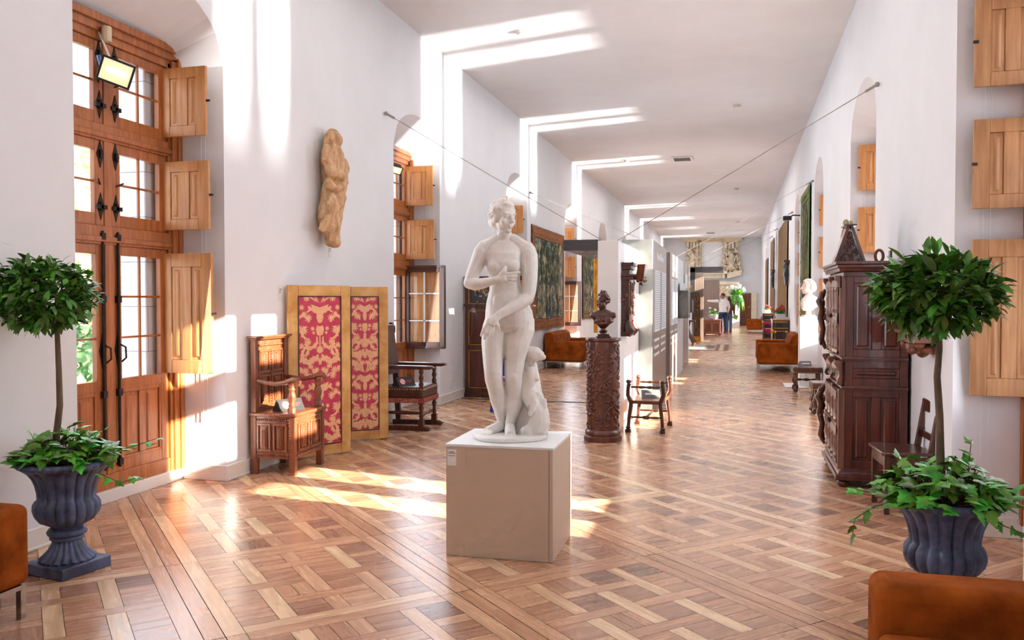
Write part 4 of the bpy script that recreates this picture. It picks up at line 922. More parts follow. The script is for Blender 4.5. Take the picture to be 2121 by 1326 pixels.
def column():
    c=FL(1251,900); cx,cy=-1.37,8.92
    t=thing('carved_column','round dark wooden column carved with vines, carrying the bronze bust','column',(cx,cy,0))
    b=MB(); b.lathe([(.2,0),(.203,.02),(.2,.05),(.185,.06),(.19,.075),(.188,.1),(.172,.12)],48); b.build('base',M_column,t,smooth=40)
    MB().lathe([(.168,.11),(.166,1.055)],48).build('shaft',M_column,t,smooth=40)
    MB().lathe([(.165,1.05),(.185,1.06),(.19,1.075),(.185,1.09)],48).build('cap',M_column,t,smooth=40)
    v=MB(); rg=random.Random(6)
    for s,ph in ((1,0),(1,2.1),(1,4.2),(-1,1.)):
        pts=[]
        for k in range(40):
            f=k/39; a=ph+s*f*5.5+.25*math.sin(f*20); pts.append((.171*math.cos(a),.171*math.sin(a),.15+f*.87))
        v.tube(pts,.007,6)
    for k in range(420):
        a=rg.uniform(PI*.9,2.1*PI); z=rg.uniform(.15,1.03); cl=.5+.5*math.sin(a*3+z*9)
        if rg.random()>.35+.65*cl: continue
        rot=Matrix.Rotation(a,3,'Z')@Matrix.Rotation(rg.uniform(0,3),3,'X')
        v.ell((.168*math.cos(a),.168*math.sin(a),z),(.01,rg.uniform(.009,.02),rg.uniform(.012,.028)),8,5,rot)
    v.build('carved_vine',M_column,t,smooth=60)
    # bust on top
    t=thing('bronze_bust','dark bronze bust of a woman with pinned-up hair on the carved wooden column','bust',(cx,cy,1.09),TH)
    p=MB(); p.box(-.075,.075,-.06,.06,0,.018); p.box(-.06,.06,-.05,.05,.018,.04); p.lathe([(.045,.04),(.036,.055),(.05,.07),(.03,.085),(.028,.1),(.045,.12)],20); p.build('socle',M_bronze,t,smooth=40)
    m=MB(); m.loft([((0,0,.1),.03,.03),((0,.0,.125),.055,.045),((0,0,.16),.088,.062),((0,0,.2),.112,.07),((0,0,.235),.128,.07),((0,.003,.262),.12,.06),((0,.01,.285),.075,.05),((0,.01,.3),.05,.045)],24)
    m.ell((-.108,0,.238),(.034,.045,.034)); m.ell((.108,0,.238),(.034,.045,.034)); m.ell((-.045,-.06,.18),(.045,.035,.04)); m.ell((.045,-.06,.18),(.045,.035,.04)); m.tube([(-.1,-.05,.17),(-.04,-.082,.15),(.04,-.082,.155),(.1,-.045,.18)],.015,8)
    m.cap((0,.01,.26),(-.005,0,.33),.04,.036)
    m.M=Matrix.Translation((-.005,.0,.375))@Matrix.Rotation(R(180-38),4,'Z')@Matrix.Scale(.84,4)
    m.ell((0,-.01,.03),(.068,.082,.08)); m.ell((0,.02,-.03),(.052,.058,.062)); m.ell((0,.055,-.075),(.022,.02,.02)); m.cap((0,.075,.02),(0,.094,-.02),.009,.013)
    for s in (-1,1): m.ell((s*.028,.068,.024),(.022,.012,.007)); m.ell((s*.034,.048,-.024),(.025,.025,.028))
    m.ell((0,.08,-.05),(.02,.011,.01))
    rg=random.Random(3)
    for k in range(80):
        u=rg.uniform(0,2*PI); vv=rg.uniform(-.3,1); c=math.sqrt(1-vv*vv); d=Vector((c*math.cos(u),c*math.sin(u),vv))
        if d.y>.4 and vv<.65: continue
        m.ell((d.x*.075,d.y*.088-.01,d.z*.088+.03),.017,8,5)
    m.ell((0,-.03,.125),(.04,.05,.03)); m.tube([(-.015,.03,.12),(0,.03,.165),(.015,.03,.12)],.009,6)
    m.M=None; remesh(m,'bust',M_bronze,.0055,t,iters=5)
column()
# ------------------------------------------------------------------ exhibition partition : a row of units
XP=-1.1
def text_rows(mb,x,y0,y1,z0,z1,n,fill=.55):
    for k in range(n):
        z=z1-(z1-z0)*(k+.5)/n; mb.box(x,x+.003,y0,y1-(y1-y0)*(.25*rnd.random() if k%5==4 else .02),z-(z1-z0)/n*fill/2,z+(z1-z0)/n*fill/2)
def unit(label,x0,x1,y0,y1,h,m,name='display_wall'):
    t=thing(name,label,'display wall',(0,0,0)); MB().box(x0,x1,y0,y1,0,h).build('panel',m,t,bevel=.004); return t
u1=unit('white display block at the near end of the exhibition partition, behind the carved column',-1.5,-1.27,9.36,11.385,2.15,M_white)
MB().box(-1.49,-1.45,9.353,9.358,1.33,1.43).build('label_card',M_paper,u1)
cn=thing('canopy','flat charcoal canopy with small spotlights jutting left from the white display block','canopy',(0,0,0))
MB().box(-1.9,-1.505,9.4,11.2,2.05,2.17).build('slab',M_charc,cn,bevel=.003)
m=MB()
for q in ((-1.72,9.7),(-1.66,9.75),(-1.7,10.5)): m.lathe([(.04,2.045),(.04,2.055)],14,(q[0],q[1],0))
m.build('spotlights',M_chrome,cn)
MB().box(-1.26,-1.02,9.9,10.9,2.16,2.18).build('cover_strip',M_charc,cn) if False else None
u2=unit('brushed grey display panel facing the camera, right of the white display block',-1.5,-1.09,11.4,11.5,2.3,M_greyp)
u3=unit('taupe text panel of the partition, nearest the camera, with two pale text columns',-1.16,XP+.01,11.51,13.7,2.3,M_taupe)
def texts(u,x,y0,y1,za,zb,title=True):
    w=(y1-y0)
    for q in (0,1):
        a=y0+w*(.06+.5*q); b=a+w*.38
        c=MB(); c.box(x,x+.012,a,b,za,zb); o=c.build('text_board',M_text,u)
        l=MB(); 
        for k in range(26):
            z=zb-(zb-za)*(k+.7)/27; l.box(x+.012,x+.014,a+.02,b-.02-.1*rnd.random(),z-.009,z+.006)
        l.build('lettering',M_tgap,o)
        l=MB()
        for k in range(3):
            z=za-.12-.1*k; s=a+.02
            while s<b-.05: e=min(s+rnd.uniform(.04,.12),b); l.box(x,x+.003,s,e,z-.018,z+.018); s=e+.015
        l.build('lettering',M_text,u)
    if title:
        l=MB(); s=y0+w*.25; 
        for k in range(9): l.box(x,x+.003,s,s+w*.04,zb+.16,zb+.16+(.11 if k in(0,4,5) else .07)); s+=w*.055
        l.build('title_lettering',M_text,u)
texts(u3,XP+.01,11.55,13.65,1.05,1.9)
u4=unit('narrow pale display panel between the two taupe text panels',-1.5,-1.2,13.75,14.55,2.3,M_lpanel)
u5=unit('second taupe text panel of the partition, farther from the camera',-1.2,XP,14.6,16.5,2.3,M_taupe)
texts(u5,XP,14.65,16.45,1.05,1.85)
u6=unit('pale grey display panel beyond the second text panel',-1.2,XP,16.52,18.3,2.3,M_lpanel)
u7=unit('far taupe panel ending the exhibition partition',-1.2,XP,18.32,20.0,2.3,M_taupe)
MB().box(XP,XP+.02,18.6,19.6,1.75,2.05).build('text_board',M_text,u7)
u8=unit('slim white post at the far end of the exhibition partition',-1.25,XP+.02,20.02,20.2,2.3,M_white)
vt=thing('wall_vitrine','dark box display case projecting from the partition wall','display case',(XP,16.6,1.13))
MB().box(.002,.19,0,.9,0,.54).build('case',M_charc,vt,bevel=.004); MB().box(.19,.196,.06,.84,.05,.49).build('glass',M_glass,vt); MB().box(.03,.1,.1,.8,.54,.68).build('caption_card',M_text,vt)
# carved wall ornament with clock-like case
def carved_case():
    t=thing('carved_wall_ornament','dark carved wooden clock-like case hung on the side of the white display block','wall ornament',(-1.268,9.62,1.1))
    m=MB(); m.box(0,.09,0,.42,.16,.74); m.box(0,.13,-.03,.45,.62,.66); m.box(0,.15,-.045,.465,.66,.685); m.box(0,.11,-.02,.44,.74,.8); m.box(0,.14,-.035,.455,.78,.82); m.build('case',M_walnut,t,bevel=.005)
    m=MB(); m.box(.09,.1,.07,.35,.22,.6); m.build('door',M_carved,t,bevel=.004)
    m=MB(); rg=random.Random(12)
    for k in range(60): m.ell((.1,rg.uniform(.1,.32),rg.uniform(.24,.58)),(.014,rg.uniform(.01,.025),rg.uniform(.01,.03)),8,5)
    for k in range(40): m.ell((rg.uniform(.01,.1),rg.choice((-.008,.425)),rg.uniform(.2,.6)),(rg.uniform(.01,.02),.014,rg.uniform(.012,.03)),8,5)
    m.build('carving',M_column,t,smooth=60)
    m=MB(); m.tube([(.06,-.0,.0),(.1,0,.05),(.07,0,.11),(.08,0,.16)],[.05,.06,.045,.03],12); m.tube([(.06,.42,.0),(.1,.42,.05),(.07,.42,.11),(.08,.42,.16)],[.05,.06,.045,.03],12); m.box(0,.1,-.05,.47,-.02,.03); m.box(0,.07,0,.42,.03,.16); m.build('scrolled_base',M_walnut,t,smooth=50)
    m=MB(); m.ext([(.14,.14,.62),(.14,.3,.62),(.17,.36,.8),(.17,.08,.8)],(.09,0,0)); m.build('crest',M_carved,t,bevel=.006)
    m=MB()
    for k in range(16): m.ell((.16+rg.uniform(-.02,.08),rg.uniform(.06,.38),rg.uniform(.56,.66)),(rg.uniform(.014,.03),rg.uniform(.014,.03),rg.uniform(.01,.02)),8,5)
    m.build('carved_mask',M_column,t,smooth=60)
carved_case()
gf=thing('gilt_picture_frame','tall gilt picture frame seen edge-on, left of the white display block','picture frame',(-1.51,9.45,1.12))
m=MB()
for q in ((0,.06,0,.84),(.5,.56,0,.84),(.06,.5,0,.06),(.06,.5,.78,.84)): m.box(-.05,0.004,q[0],q[1],q[2],q[3])
m.build('frame',M_gilt,gf,bevel=.008); MB().box(-.02,.0,.05,.51,.05,.79).build('canvas',M_charc,gf)
# ------------------------------------------------------------------ curule chair
def xchair():
    a,b,c,d=FL(1303,893),FL(1363,897),FL(1376,878),FL(1331,879)
    o=(a+b)/2; t=thing('curule_armchair','small dark wooden armchair with open turned-rail arms beside the exhibition partition','chair',(-1.15,9.55,0),R(-3))
    W,D=.33,.62
    for x in (0,W):
        for y in (0,D):
            s=-1 if x==0 else 1
            l=MB(); l.tube([(x+s*.03,y,.0),(x+s*.02,y,.15),(x,y,.3),(x,y,.36)],[.022,.02,.024,.026],10); l.box(x+s*.03-.03,x+s*.03+.03,y-.03,y+.03,0,.035); l.ell((x+s*.03,y,.05),(.028,.028,.02))
            l.tube([(x,y,.34),(x+s*.035,y,.42),(x+s*.03,y,.5),(x+s*.02,y,.55)],[.026,.024,.022,.024],10)
            for k in range(7): l.ell((x+s*.03,y,.42+k*.018),(.027,.027,.007),8,4)
            l.ell((x+s*.025,y,.57),(.032,.036,.025)); l.build('leg',M_walnut,t,smooth=50)
    m=MB(); m.box(-.02,W+.02,-.02,D+.02,.32,.36); m.build('seat',M_carved,t,bevel=.006)
    for y in (0,D):
        m=MB(); m.turned((0,y,.51),(W,y,.51),[(0,.009),(.1,.014),(.25,.009),(.35,.018),(.5,.01),(.65,.018),(.8,.009),(.9,.014),(1,.009)],8); m.build('arm_rail',M_walnut,t,smooth=50)
        m=MB(); m.turned((0,y,.17),(W,y,.17),[(0,.009),(.2,.012),(.4,.01),(.45,.02),(.6,.02),(.65,.01),(.8,.014),(1,.009)],8); m.build('stretcher',M_walnut,t,smooth=50)
    m=MB(); m.turned((W/2,0,.17),(W/2,D,.17),[(0,.009),(.5,.018),(1,.009)],8); m.build('stretcher',M_walnut,t,smooth=50)
    tent_card('folded grey sign on the small open armchair by the partition',(-.96,9.85,.361),R(15),.9,True)
xchair()
# ------------------------------------------------------------------ left wall pieces
M_wstat=mat('weathered_wood_statue',srgb(226,188,146),srgb(184,138,98),.75,14,stretch=(1,1,.35),bump=.4,detail=7)
def wood_statue():
    # photo outline mapped on a plane just off the left wall
    t=thing('wooden_wall_statue','weathered wooden draped figure hung on the left wall above the folding screen','statue',(-4.05,7.93,0))
    sc0=ONX(690,400,-3.95)
    def P(px,py,dx=.1):
        q=ONX(px,py,-4.05+dx); return Vector((dx,q.y-7.93,q.z))
    m=MB()
    secs=[(693,300,.1,.02,.03),(692,292,.1,.12,.09),(692,283,.1,.16,.11),(691,276,.1,.08,.06)]
    m.ell(P(689,288,.09),(.09,.09,.105)); m.ell(P(697,291,.14),(.06,.065,.085)); m.ell(P(702,292,.17),(.022,.025,.03)); m.ell(P(699,300,.15),(.04,.04,.03)); m.tube([P(684,306,.13),P(687,288,.18),P(691,277,.17),P(700,278,.15)],[.03,.026,.026,.02],8); m.tube([P(684,280,.1),P(680,300,.1),P(678,320,.1)],[.05,.055,.05],8); 
    m.loft([(P(689,505,.1),.07,.09),(P(684,480,.1),.085,.13),(P(681,455,.1),.1,.17),(P(686,430,.1),.1,.175),(P(691,405,.1),.105,.185),(P(694,380,.1),.11,.2),(P(695,355,.1),.11,.2),(P(692,335,.1),.11,.19),(P(689,318,.1),.1,.165),(P(689,306,.1),.085,.1),(P(690,298,.1),.065,.075)],24)
    m.ell(P(686,345,.14),(.07,.09,.14)); m.ell(P(710,350,.1),(.06,.06,.12))
    m.tube([P(682,318,.08),P(676,335,.12),P(690,358,.2),P(708,366,.2),P(716,360,.14)],[.05,.06,.055,.05,.03],10)
    m.tube([P(680,372,.1),P(682,380,.17),P(694,392,.2),P(712,384,.17),P(716,378,.1)],[.04,.045,.045,.04,.03],10)
    for k in range(6): m.tube([P(716-4*k,392,.17),P(702-4*k,425,.2),P(672+3*k,460,.18),P(664+4*k,478,.14)],[.03,.036,.032,.03],8)
    for k in range(4): m.tube([P(692+4*k,430,.17),P(688+3*k,470,.18),P(684+4*k,500,.15)],[.025,.03,.025],8)
    m.tube([P(676,300,.14),P(676,330,.15),P(690,350,.18)],[.04,.045,.04],8); m.tube([P(695,305,.16),P(706,325,.17),P(714,345,.15)],[.03,.035,.03],8)
    m.ell(P(690,502,.13),(.08,.09,.06))
    o=remesh(m,'figure',M_wstat,.01,t,iters=2)
    displace(o,lambda c: (.02*noise.noise(Vector((c.x*8,(c.y+c.z*.4)*17,c.z*2.4)))+.006*noise.noise(c*30)) if c.z<2.98 else .008*noise.noise(c*16))
wood_statue()
def card(label,p,n='wall_label',w=.07,h=.1,right=False):
    t=thing(n,label,'label',p); s=-1 if right else 1
    MB().box(0,s*.004,-w/2,w/2,-h/2,h/2).build('card',M_paper,t)
    l=MB(); 
    for k in range(3): l.box(s*.004,s*.005,-w*.35,w*.35-.01*k,h*.25-.015*k-.003,h*.25-.015*k+.003)
    l.build('lettering',M_ink,t)
q=ONX(683,521,XL); card('tiny white wall label under the weathered wooden figure',(XL+.001,q.y,q.z),h=.12)
q=ONX(580,607,XL); card('small white wall label above the carved box chair, left of the screen',(XL+.001,q.y,q.z),h=.14)
# tall panelled wood piece with flower painting
def trumeau():
    t=thing('panelled_wood_screen','tall dark wooden panel with a flower painting at the top, behind the marble statue','wood panel',(-4.03,12.36,0))
    W=.62; H=1.83
    m=MB(); m.box(0,W,.0,.08,0,H); 
    for q in ((0,.06,0,H),(W-.06,W,0,H),(.06,W-.06,0,.14),(.06,W-.06,.72,.8),(.06,W-.06,1.33,1.42),(.06,W-.06,H-.06,H)): m.box(q[0],q[1],-.02,.0,q[2],q[3])
    m.box(-.012,W+.012,-.05,.0,1.39,1.43); m.box(-.012,W+.012,-.04,.08,H,H+.02); m.box(-.01,W+.01,-.035,0,0,.06); m.build('frame',M_walnut,t,bevel=.004)
    m=MB(); 
    for z0,z1 in ((.16,.7),(.82,1.31)): m.box(.085,W-.085,-.008,0,z0,z1)
    m.build('panels',M_mahog,t,bevel=.004)
    m=MB()
    for z0,z1 in ((.14,.72),(.8,1.33),(1.43,1.77)):
        for q in ((.06,.07,z0,z1),(W-.07,W-.06,z0,z1),(.06,W-.06,z0,z0+.01),(.06,W-.06,z1-.01,z1)): m.box(q[0],q[1],-.024,-.0,q[2],q[3])
    m.build('gilt_beading',M_gilt,t)
    o=MB(); o.box(.07,W-.07,-.006,0,1.44,1.76); p=o.build('painting',M_charc,t)
    f=MB(); rg=random.Random(5)
    for k in range(60):
        x=.31+rg.gauss(0,.09); z=1.62+rg.gauss(0,.05); r=rg.uniform(.008,.018); f.m=0 if rg.random()<.75 else 1
        f.poly([(x+r*math.cos(a),-.0075,z+r*math.sin(a)) for a in [2*PI*i/8 for i in range(8)]])
    f.build('painted_flowers',[mat('cream_paint',srgb(206,196,160),srgb(170,160,120),.6,30),mat('orange_paint',srgb(180,80,40),srgb(140,60,30),.6,30)],p)
trumeau()
th=struct(MB().box(-4.0,-1.75,12.06,12.1,0.0005,.008).build('trim_11',M_charc))
# blue and pink upholstered piece glimpsed between the statue's legs
def blue_chair():
    p=FL(1030,856); t=thing('upholstered_chair','blue and plum upholstered low chair glimpsed between the marble statue legs','chair',(p.x-.12,p.y+.05,0),TH)
    Mb=mat('blue_velvet',srgb(40,70,170),srgb(26,44,120),.7,8,sheen=.4); Mp=mat('plum_velvet',srgb(120,60,120),srgb(96,44,96),.7,8,sheen=.4)
    MB().box(.05,.37,.3,.36,.46,.74).build('backrest',Mb,t,bevel=.02,seg=3); MB().box(.0,.4,0,.36,.36,.46).build('seat',Mp,t,bevel=.025,seg=3)
    m=MB(); m.box(0.02,.38,.02,.34,.32,.362); m.build('seat_rail',M_walnut,t)
    for x in (.03,.37):
        for y in (.03,.33): MB().box(x-.02,x+.02,y-.02,y+.02,0,.33).build('leg',M_walnut,t)
    MB().ext([(0.0,-.004,.01),(.1,-.004,.01),(.06,-.004,.12),(.02,-.004,.12)],(0,.01,0)).build('hanging_cloth',Mb,t)
blue_chair()
# tapestries
def tap_mat(name,cols,scale,st):
    m=bpy.data.materials.new(name); m.use_nodes=True; nt=m.node_tree; N=nt.nodes; L=nt.links; b=N['Principled BSDF']; b.inputs['Roughness'].default_value=.95
    tc=N.new('ShaderNodeTexCoord'); mp=N.new('ShaderNodeMapping'); mp.inputs['Scale'].default_value=st; L.new(tc.outputs['Object'],mp.inputs[0])
    n=N.new('ShaderNodeTexNoise'); n.inputs['Scale'].default_value=scale; n.inputs['Detail'].default_value=8; n.inputs['Roughness'].default_value=.68; n.inputs['Distortion'].default_value=.6; L.new(mp.outputs[0],n.inputs['Vector'])
    r=N.new('ShaderNodeValToRGB'); e=r.color_ramp.elements; k=len(cols); e[0].position=.3; e[0].color=(*srgb(*cols[0]),1); e[1].position=.72; e[1].color=(*srgb(*cols[-1]),1)
    for i in range(1,k-1): q=e.new(.3+.42*i/(k-1)); q.color=(*srgb(*cols[i]),1)
    L.new(n.outputs['Fac'],r.inputs[0]); L.new(r.outputs[0],b.inputs['Base Color']); return m
M_verd=tap_mat('verdure_weave',[(50,62,54),(80,102,74),(66,96,120),(150,146,106),(216,198,160),(112,128,84),(186,158,126)],3.6,(1,1.15,.9))
M_bord=tap_mat('red_border_weave',[(92,34,24),(130,56,36),(176,116,70),(110,40,28),(196,150,96)],9,(1,1,1))
M_verd2=tap_mat('green_verdure_weave',[(30,44,30),(70,90,50),(150,130,80),(50,80,70),(180,160,110)],3.4,(1,1.4,.8))
M_back=tap_mat('brown_linen_back',[(120,92,56),(150,118,74),(106,80,48),(168,136,92)],3.,(1,3,.5))
M_tgold=mat('woven_gold',srgb(190,140,86),srgb(160,104,60),.95,14); M_tdark=mat('woven_dark',srgb(70,36,28),srgb(54,30,26),.95,14)
M_gb=mat('green_border',srgb(86,150,70),srgb(64,120,54),.9,12); M_tb=mat('blue_brown_border',srgb(120,100,70),srgb(60,56,50),.9,20)
M_tg1=mat('woven_dark_green',srgb(58,82,58),srgb(44,64,50),.95,14); M_tg2=mat('woven_trunk',srgb(84,72,52),srgb(62,54,42),.95,20); M_tg3=mat('woven_olive',srgb(118,128,76),srgb(92,106,64),.95,14); M_tg4=mat('woven_blue',srgb(70,104,136),srgb(54,80,104),.95,14); M_tg5=mat('woven_rose',srgb(196,150,120),srgb(164,110,84),.95,14)
def tapestry(label,X,s,y0,y1,z0,z1,mf,mbd,bw,group=None,wav=.03):
    t=thing('tapestry',label,'tapestry',(X,y0,z0),0); W,H=y1-y0,z1-z0
    def g(m,a0,a1,b0,b1,off,nu=24,nv=10):
        o=len(m.v)
        for j in range(nv+1):
            for i in range(nu+1):
                y=a0+(a1-a0)*i/nu; z=b0+(b1-b0)*j/nv
                m.v.append(Vector((s*(off+.02+wav*.5*(1+math.sin(y*5.+.4*z))*(.3+.7*(1-z/H))),y,z+ .012*math.sin(y*3.3))))
        for j in range(nv):
            for i in range(nu): m.f.append([o+j*(nu+1)+i,o+j*(nu+1)+i+1,o+(j+1)*(nu+1)+i+1,o+(j+1)*(nu+1)+i]); m.mi.append(m.m); m.att.append(0)
    m=MB(); g(m,bw,W-bw,bw,H-bw,.0)
    rg=random.Random(int(y0*10)); m.m=1; fw,fh=W-2*bw,H-2*bw; OFF=s*(.024+wav*1.0)
    def blob(mi,y,z,ry,rz):
        m.m=mi; n=9; m.poly([(OFF+s*.0003*rg.random(),min(max(y+ry*(1+.35*rg.uniform(-1,1))*math.cos(2*PI*i/n),bw+.01),W-bw-.01),min(max(z+rz*(1+.35*rg.uniform(-1,1))*math.sin(2*PI*i/n),bw+.01),H-bw-.01)) for i in range(n)])
    if mf is not M_back:
        for tr in range(int(fw/.42)):
            y=bw+.15+tr*.42+rg.uniform(-.08,.08); z=bw+.1
            while z<H-bw-.25: blob(2,y+rg.uniform(-.015,.015),z,.022+.01*(H-z)/H,.09); z+=.11
            for k in range(26): blob(rg.choice((1,1,3)),y+rg.gauss(0,.15),bw+fh*rg.uniform(.42,1.),rg.uniform(.03,.075),rg.uniform(.03,.07))
        for k in range(60): blob(rg.choice((1,3,4,4,5)),bw+fw*rg.random(),bw+fh*rg.uniform(0,.3),rg.uniform(.03,.09),rg.uniform(.02,.04))
        for k in range(6): blob(5,bw+fw*rg.random(),bw+fh*rg.uniform(.1,.35),.03,.09)
    m.build('field',[mf,M_tg1,M_tg2,M_tg3,M_tg4,M_tg5],t,smooth=60)
    b=MB(); g(b,0,W,0,bw,.004); g(b,0,W,H-bw,H,.004); g(b,0,bw,bw,H-bw,.004,6); g(b,W-bw,W,bw,H-bw,.004,6)
    if bw>.15:
        for f0,f1,mi in ((.06,.12,1),(.84,.92,1),(.93,1.,2)):
            b.m=mi
            p,q=bw*f0,bw*f1
            for zz in ((p,q),(H-q,H-p)): g(b,p,W-p,zz[0],zz[1],.007,24,1)
            for yy in ((p,q),(W-q,W-p)): g(b,yy[0],yy[1],p,H-p,.007,1,10)
        for k in range(int(W/.1)):
            for zz in (bw*.48,H-bw*.48): b.m=1; b.poly([(s*(.036+wav),.05+.1*k+.03*math.cos(2*PI*i/6),zz+bw*.22*math.sin(2*PI*i/6)) for i in range(6)]) if .05+.1*k<W-.04 else None
    b.build('border',[mbd,M_tgold,M_tdark],t,smooth=60)
    e=MB(); e.tube([(s*.02,0,H),(s*.02,W,H)],.012,6); e.build('hanging_rod',M_charc,t)
    l=MB()
    return t
tp=tapestry('wide green woodland tapestry with a red-brown border on the left wall above the sofa',XL,1,16.75,20.1,.85,3.02,M_verd,M_bord,.24)
# scene details: trees and stream woven in
tapestry('second woodland tapestry on the left wall, seen under the charcoal canopy',XL,1,22.6,25.3,.95,3.1,M_verd,M_tb,.2)
tapestry('green-bordered tapestry on the right wall behind the white pedestal with the bust',XR,-1,16.6,18.9,1.1,3.66,M_verd2,M_gb,.25)
tapestry('plain brown tapestry on the right wall, second from the cabinet',XR,-1,23.7,29.,1.0,3.72,M_back,M_back,.06)
tapestry('narrow brown tapestry on the right wall, third from the cabinet',XR,-1,32.4,35.4,1.0,3.75,M_back,M_back,.06)
tapestry('farthest brown tapestry on the right wall near the end door',XR,-1,38.5,42.0,.95,3.3,M_back,M_back,.06)
# ------------------------------------------------------------------ right side: white pedestal with bust, stools
def bust_pedestal():
    t=thing('bust_pedestal','tall white box pedestal carrying the pinkish marble bust, by the rust sofa','pedestal',(1.04,15.1,0))
    MB().box(0,.29,0,.42,0,1.2).build('body',M_white,t,bevel=.004)
    t=thing('marble_bust','pinkish white marble bust turned to the side on the tall white pedestal','bust',(1.19,15.3,1.2),TH)
    MB().box(-.09,.09,-.09,.09,0,.03).build('plinth',M_marble,t,bevel=.004)
    Mpk=mat('pink_marble',srgb(240,208,196),srgb(224,186,172),.45,8)
    m=MB(); m.lathe([(.05,.03),(.06,.04),(.05,.06),(.045,.09),(.06,.11)],20)
    m.loft([((0,0,.1),.05,.05),((.0,0,.14),.1,.07),((.01,0,.22),.15,.09),((.02,0,.3),.14,.09),((.02,0,.35),.09,.07),((.0,0,.39),.05,.05)],20)
    m.ell((.11,0,.25),(.06,.08,.1)); m.ell((-.08,-.02,.2),(.06,.06,.1)); m.cap((.01,0,.36),(-.01,0,.45),.055,.05)
    m.M=Matrix.Translation((-.015,0,.5))@Matrix.Rotation(R(75),4,'Z')@Matrix.Scale(1.12,4)
    m.ell((0,-.01,.03),(.075,.09,.085)); m.ell((0,.02,-.03),(.055,.06,.065)); m.cap((0,.08,.02),(0,.098,-.02),.01,.014); m.ell((0,.06,-.08),(.022,.02,.02)); m.ell((0,-.07,.0),(.06,.06,.07)); m.ell((0,.082,-.05),(.02,.012,.01))
    rg=random.Random(9)
    for k in range(60):
        u=rg.uniform(0,2*PI); vv=rg.uniform(-.4,1); c=math.sqrt(1-vv*vv); d=Vector((c*math.cos(u),c*math.sin(u),vv))
        if d.y>.35 and vv<.6: continue
        m.ell((d.x*.082,d.y*.095-.01,d.z*.092+.03),.02,8,5)
    m.M=None; remesh(m,'bust',Mpk,.007,t,iters=3)
bust_pedestal()
t=thing('floor_plinth','low flat white floor plinth under the leather stool and pedestal','plinth',(.8,14.95,0)); MB().box(0,.5,0,.75,0,.02).build('slab',M_white,t,bevel=.004)
def stool(label,loc,rotz,W,D,h):
    t=thing('leather_stool',label,'stool',loc,rotz)
    MB().box(0,W,0,D,h-.1,h).build('seat',M_leather,t,bevel=.025,seg=4)
    n=MB()
    for k in range(14): n.ell((W*(k+.5)/14,-.003,h-.085),.009,6,4); n.ell((-.003,D*(k+.5)/14,h-.085),.009,6,4)
    n.build('nails',M_nail,t)
    for x in (.05,W-.05):
        for y in (.05,D-.05):
            l=MB(); s=-1 if x<W/2 else 1; l.tube([(x,y,h-.1),(x,y,.24),(x+s*.015,y,.17),(x-s*.01,y,.1),(x+s*.02,y-.0,.035),(x+s*.03,y,.02)],[.024,.022,.035,.024,.034,.02],10); l.ell((x+s*.01,y-.02,.06),(.035,.03,.05)); l.build('leg',M_walnut,t,smooth=50)
    m=MB(); m.turned((.05,D*.5,.2),(W-.05,D*.5,.2),[(0,.012),(.2,.02),(.3,.01),(.5,.026),(.7,.01),(.8,.02),(1,.012)],10)
    for x in (.05,W-.05): m.turned((x,.05,.2),(x,D-.05,.2),[(0,.012),(.5,.022),(1,.012)],10)
    m.build('stretcher',M_walnut,t,smooth=50); return t
stool('low leather stool in front of the white pedestal with the bust',(.88,14.15,.0),0,.44,.5,.42)
stool('leather stool with brass nails, half hidden beyond the tall cabinet',(.94,11.5,0),0,.38,.42,.42)
tent_card('small folded grey sign on the leather stool before the white pedestal',(1.07,14.4,.421),R(20),.8,True)
